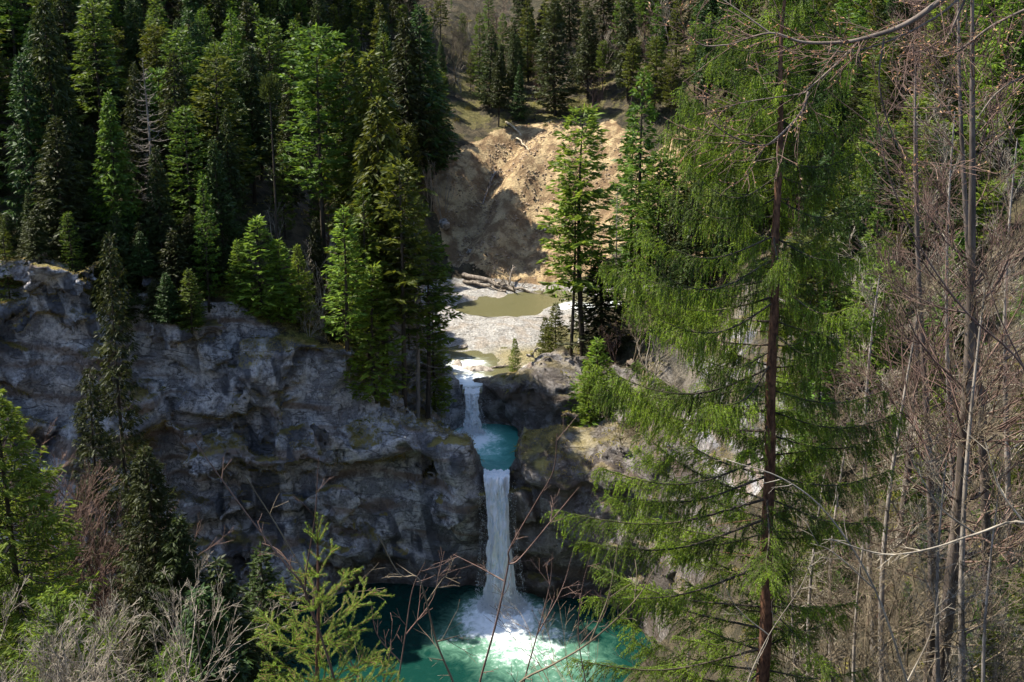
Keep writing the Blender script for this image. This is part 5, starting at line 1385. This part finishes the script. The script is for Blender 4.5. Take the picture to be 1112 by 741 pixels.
# overhanging beech : its trunk stands just outside the frame on the right
def beech():
    D = 5.0
    tb = np.array(tuple(at(1330, 300, D))); gz = ground(tb[0], D)
    org = np.array([tb[0], D, gz]); root = thing('beech_tree', 'beech branch with pale buds hanging across the top right corner', 'tree', tuple(org))
    tp = np.array([(tb[0], D, gz-0.2), (tb[0]-0.05, D, gz+2), (tb[0]+0.02, D, gz+4.5), (tb[0]-0.1, D+0.1, gz+8), (tb[0]-0.2, D, gz+11)])
    mesh_obj('trunk', *tube(smooth(tp)-org, np.linspace(0.15, 0.05, 21), 12), M['bark_grey'], root)
    off = np.array(tuple(at(1330, -160, D)))
    paths = [([(1330, -160), (1120, -80), (1022, 0), (982, 27), (945, 40), (916, 46), (872, 46), (836, 36), (792, 49)], .010), ([(1120, -80), (1040, 0), (1004, 26), (967, 44), (927, 56), (898, 55)], .007),
             ([(934, 44), (909, 69), (880, 95), (869, 102), (821, 109), (780, 118)], .006), ([(878, 100), (869, 124), (840, 153), (825, 158), (796, 149), (775, 135)], .007), ([(1053, -12), (1033, 33), (1025, 47)], .007),
             ([(1330, -100), (1200, -30), (1112, 11), (1076, 29), (1047, 51), (1022, 62), (996, 55)], .008), ([(1300, -20), (1160, 60), (1090, 95), (1060, 130)], .007), ([(792, 49), (760, 48), (735, 20)], .004), ([(836, 36), (800, 10), (770, -10)], .005), ([(960, 40), (955, 95), (975, 160), (1000, 185)], .005)]
    tubes, seg = [], []; rg = np.random.RandomState(8)
    for k, (pp, r) in enumerate(paths):
        p = smooth(path(pp, D, 0.2*(k % 3-1)*(k > 0))); rr = np.linspace(r*(1.8 if k == 0 else 1), r*0.3, len(p)); tubes.append(tube(p-org, rr, 8))
        for i in range(int(len(p)*0.85)):
            j = rg.randint(len(p)//4 if k in (0, 5, 6) else 2, len(p)-1); d = norm(p[j+1]-p[j]); x = norm(np.cross(d, rg.normal(size=3)))
            seg.append(twiggy(900+k*50+i, p[j]-org, d*0.8+x*0.8, 0.10+0.25*rg.rand(), r*0.22, 1, spread=0.6, kids=(1, 4), up=0.0, shrink=0.5, wander=0.14, minr=0.0014))
    P = [np.concatenate([s[i] for s in seg]) for i in range(4)]
    mesh_obj('bough', *merge(*tubes), M['bark_mid'], root); mesh_obj('twigs', *prisms(*P, 4), M['twig_red'], root)
    n = 900; q = rg.rand(n); i = rg.randint(0, len(P[0]), n); pos = P[0][i]+(P[1]-P[0])[i]*q[:, None]; d = norm((P[1]-P[0])[i])+rg.normal(size=(n, 3))*0.6
    V, F = blades(pos, d, 0.018, 0.006, rg); V2, F2 = blades(pos, d, 0.017, 0.006, rg)
    mesh_obj('buds', *merge((V, F), (V2, F2)), M['bud'], root, False)
beech()

def young_spruce():
    rg = np.random.RandomState(12); D = 6.0
    b = np.array(tuple(at(345, 760, D))); gz = ground(b[0], D); org = np.array([b[0], D, gz])
    root = thing('young_spruce', 'young spruce with bright green bottlebrush shoots at the bottom of the picture', 'tree', tuple(org))
    top = np.array(tuple(at(345, 590, D)))
    p = np.array([org-[0, 0, 0.1], org+(b-org)*0.5, b, (b+top)/2+[0.004, 0, 0], top])
    mesh_obj('trunk', *tube(smooth(p)-org, np.linspace(0.022, 0.006, 21), 8), M['bark_red'], root)
    S0, S1 = [], []
    mpp = 6.9/FPX
    def shoot(a, d, l, dep, w=1.0):
        d = norm(np.array(d)); n = max(2, int(l/0.05)); pts = [a]
        for i in range(n): 
            d = norm(d + rg.normal(size=3)*0.07 + [0, 0, 0.05]); pts.append(pts[-1]+d*l/n)
        for i in range(n): S0.append(pts[i]); S1.append(pts[i+1])
        if dep > 0:
            for i in range(int(l/0.075)):
                t = 0.25+0.7*rg.rand(); j = min(n-1, int(t*n)); q = pts[j]
                s = norm(np.cross(d, rg.normal(size=3)*[.5, .5, 2])); shoot(q, d*0.8+s*0.8, l*(0.55-0.3*t)*(0.7+0.5*rg.rand())+0.02, dep-1)
    # leader and its ring
    S0.append(top-[0, 0, 0.02]); S1.append(top+[0, 0, 0.20])
    for i in range(5): shoot(top, [math.cos(i*1.26+.3)*0.6, math.sin(i*1.26+.3)*0.6, 0.95], 0.13+0.05*rg.rand(), 0)
    for zz, L, k in ((0.10, .08, 3), (0.22, .18, 4), (0.33, .10, 3), (0.42, .32, 5), (0.56, .12, 3), (0.68, .44, 6), (0.84, .2, 3), (0.96, .50, 6), (1.25, .55, 6), (1.5, .6, 6), (1.8, .65, 6)):
        z = top[2]-zz
        if z < gz+0.2: continue
        x0 = top[0]+(b[0]-top[0])*min(1, zz/(top[2]-b[2]))
        a0 = rg.rand()*6
        for i in range(k):
            a = a0+i*6.283/k+rg.normal()*0.2
            shoot(np.array([x0, D, z]), [math.cos(a), math.sin(a), 0.30+0.35*rg.rand()], L*(0.75+0.4*rg.rand()), 2 if L > 0.25 else (1 if L > .12 else 0))
    S0, S1 = np.array(S0), np.array(S1)
    mesh_obj('branches', *prisms(S0-org, S1-org, np.full(len(S0), .0035), np.full(len(S0), .0028), 4), M['bark_red'], root)
    V, F = needles(S0-org, S1-org, 1100, 0.019, 0.0028, R(50), rg, 0.2)
    print('young spruce', len(S0), len(F))
    mesh_obj('needles', V, F, M['needle_sapling'], root, False)
young_spruce()

# labels that several individuals share are told apart by their order in the view
ORD = ['leftmost', 'second from left', 'third from left', 'fourth from left', 'fifth from left', 'sixth from left', 'seventh from left', 'eighth from left', 'ninth from left', 'tenth from left', 'eleventh from left', 'twelfth from left'] + [w + ' from left' for w in 'thirteenth fourteenth fifteenth sixteenth seventeenth eighteenth nineteenth twentieth twenty-first twenty-second twenty-third twenty-fourth twenty-fifth'.split()]
by = {}
for o in COL.objects:
    if o.parent is None and o.get('label'): by.setdefault(o['label'], []).append(o)
for lab, os_ in by.items():
    if len(os_) < 2: continue
    os_.sort(key=lambda o: in_view(*o.location, 0)[1])
    for i, o in enumerate(os_):
        if len(os_) == 2: o['label'] = lab + (', left one' if i == 0 else ', right one')
        elif len(os_) == 3: o['label'] = lab + [', left one', ', middle one', ', right one'][i]
        elif i < len(ORD) and len(os_) <= 25: o['label'] = lab + ', ' + ORD[i]
        if 'group' not in o: o['group'] = lab
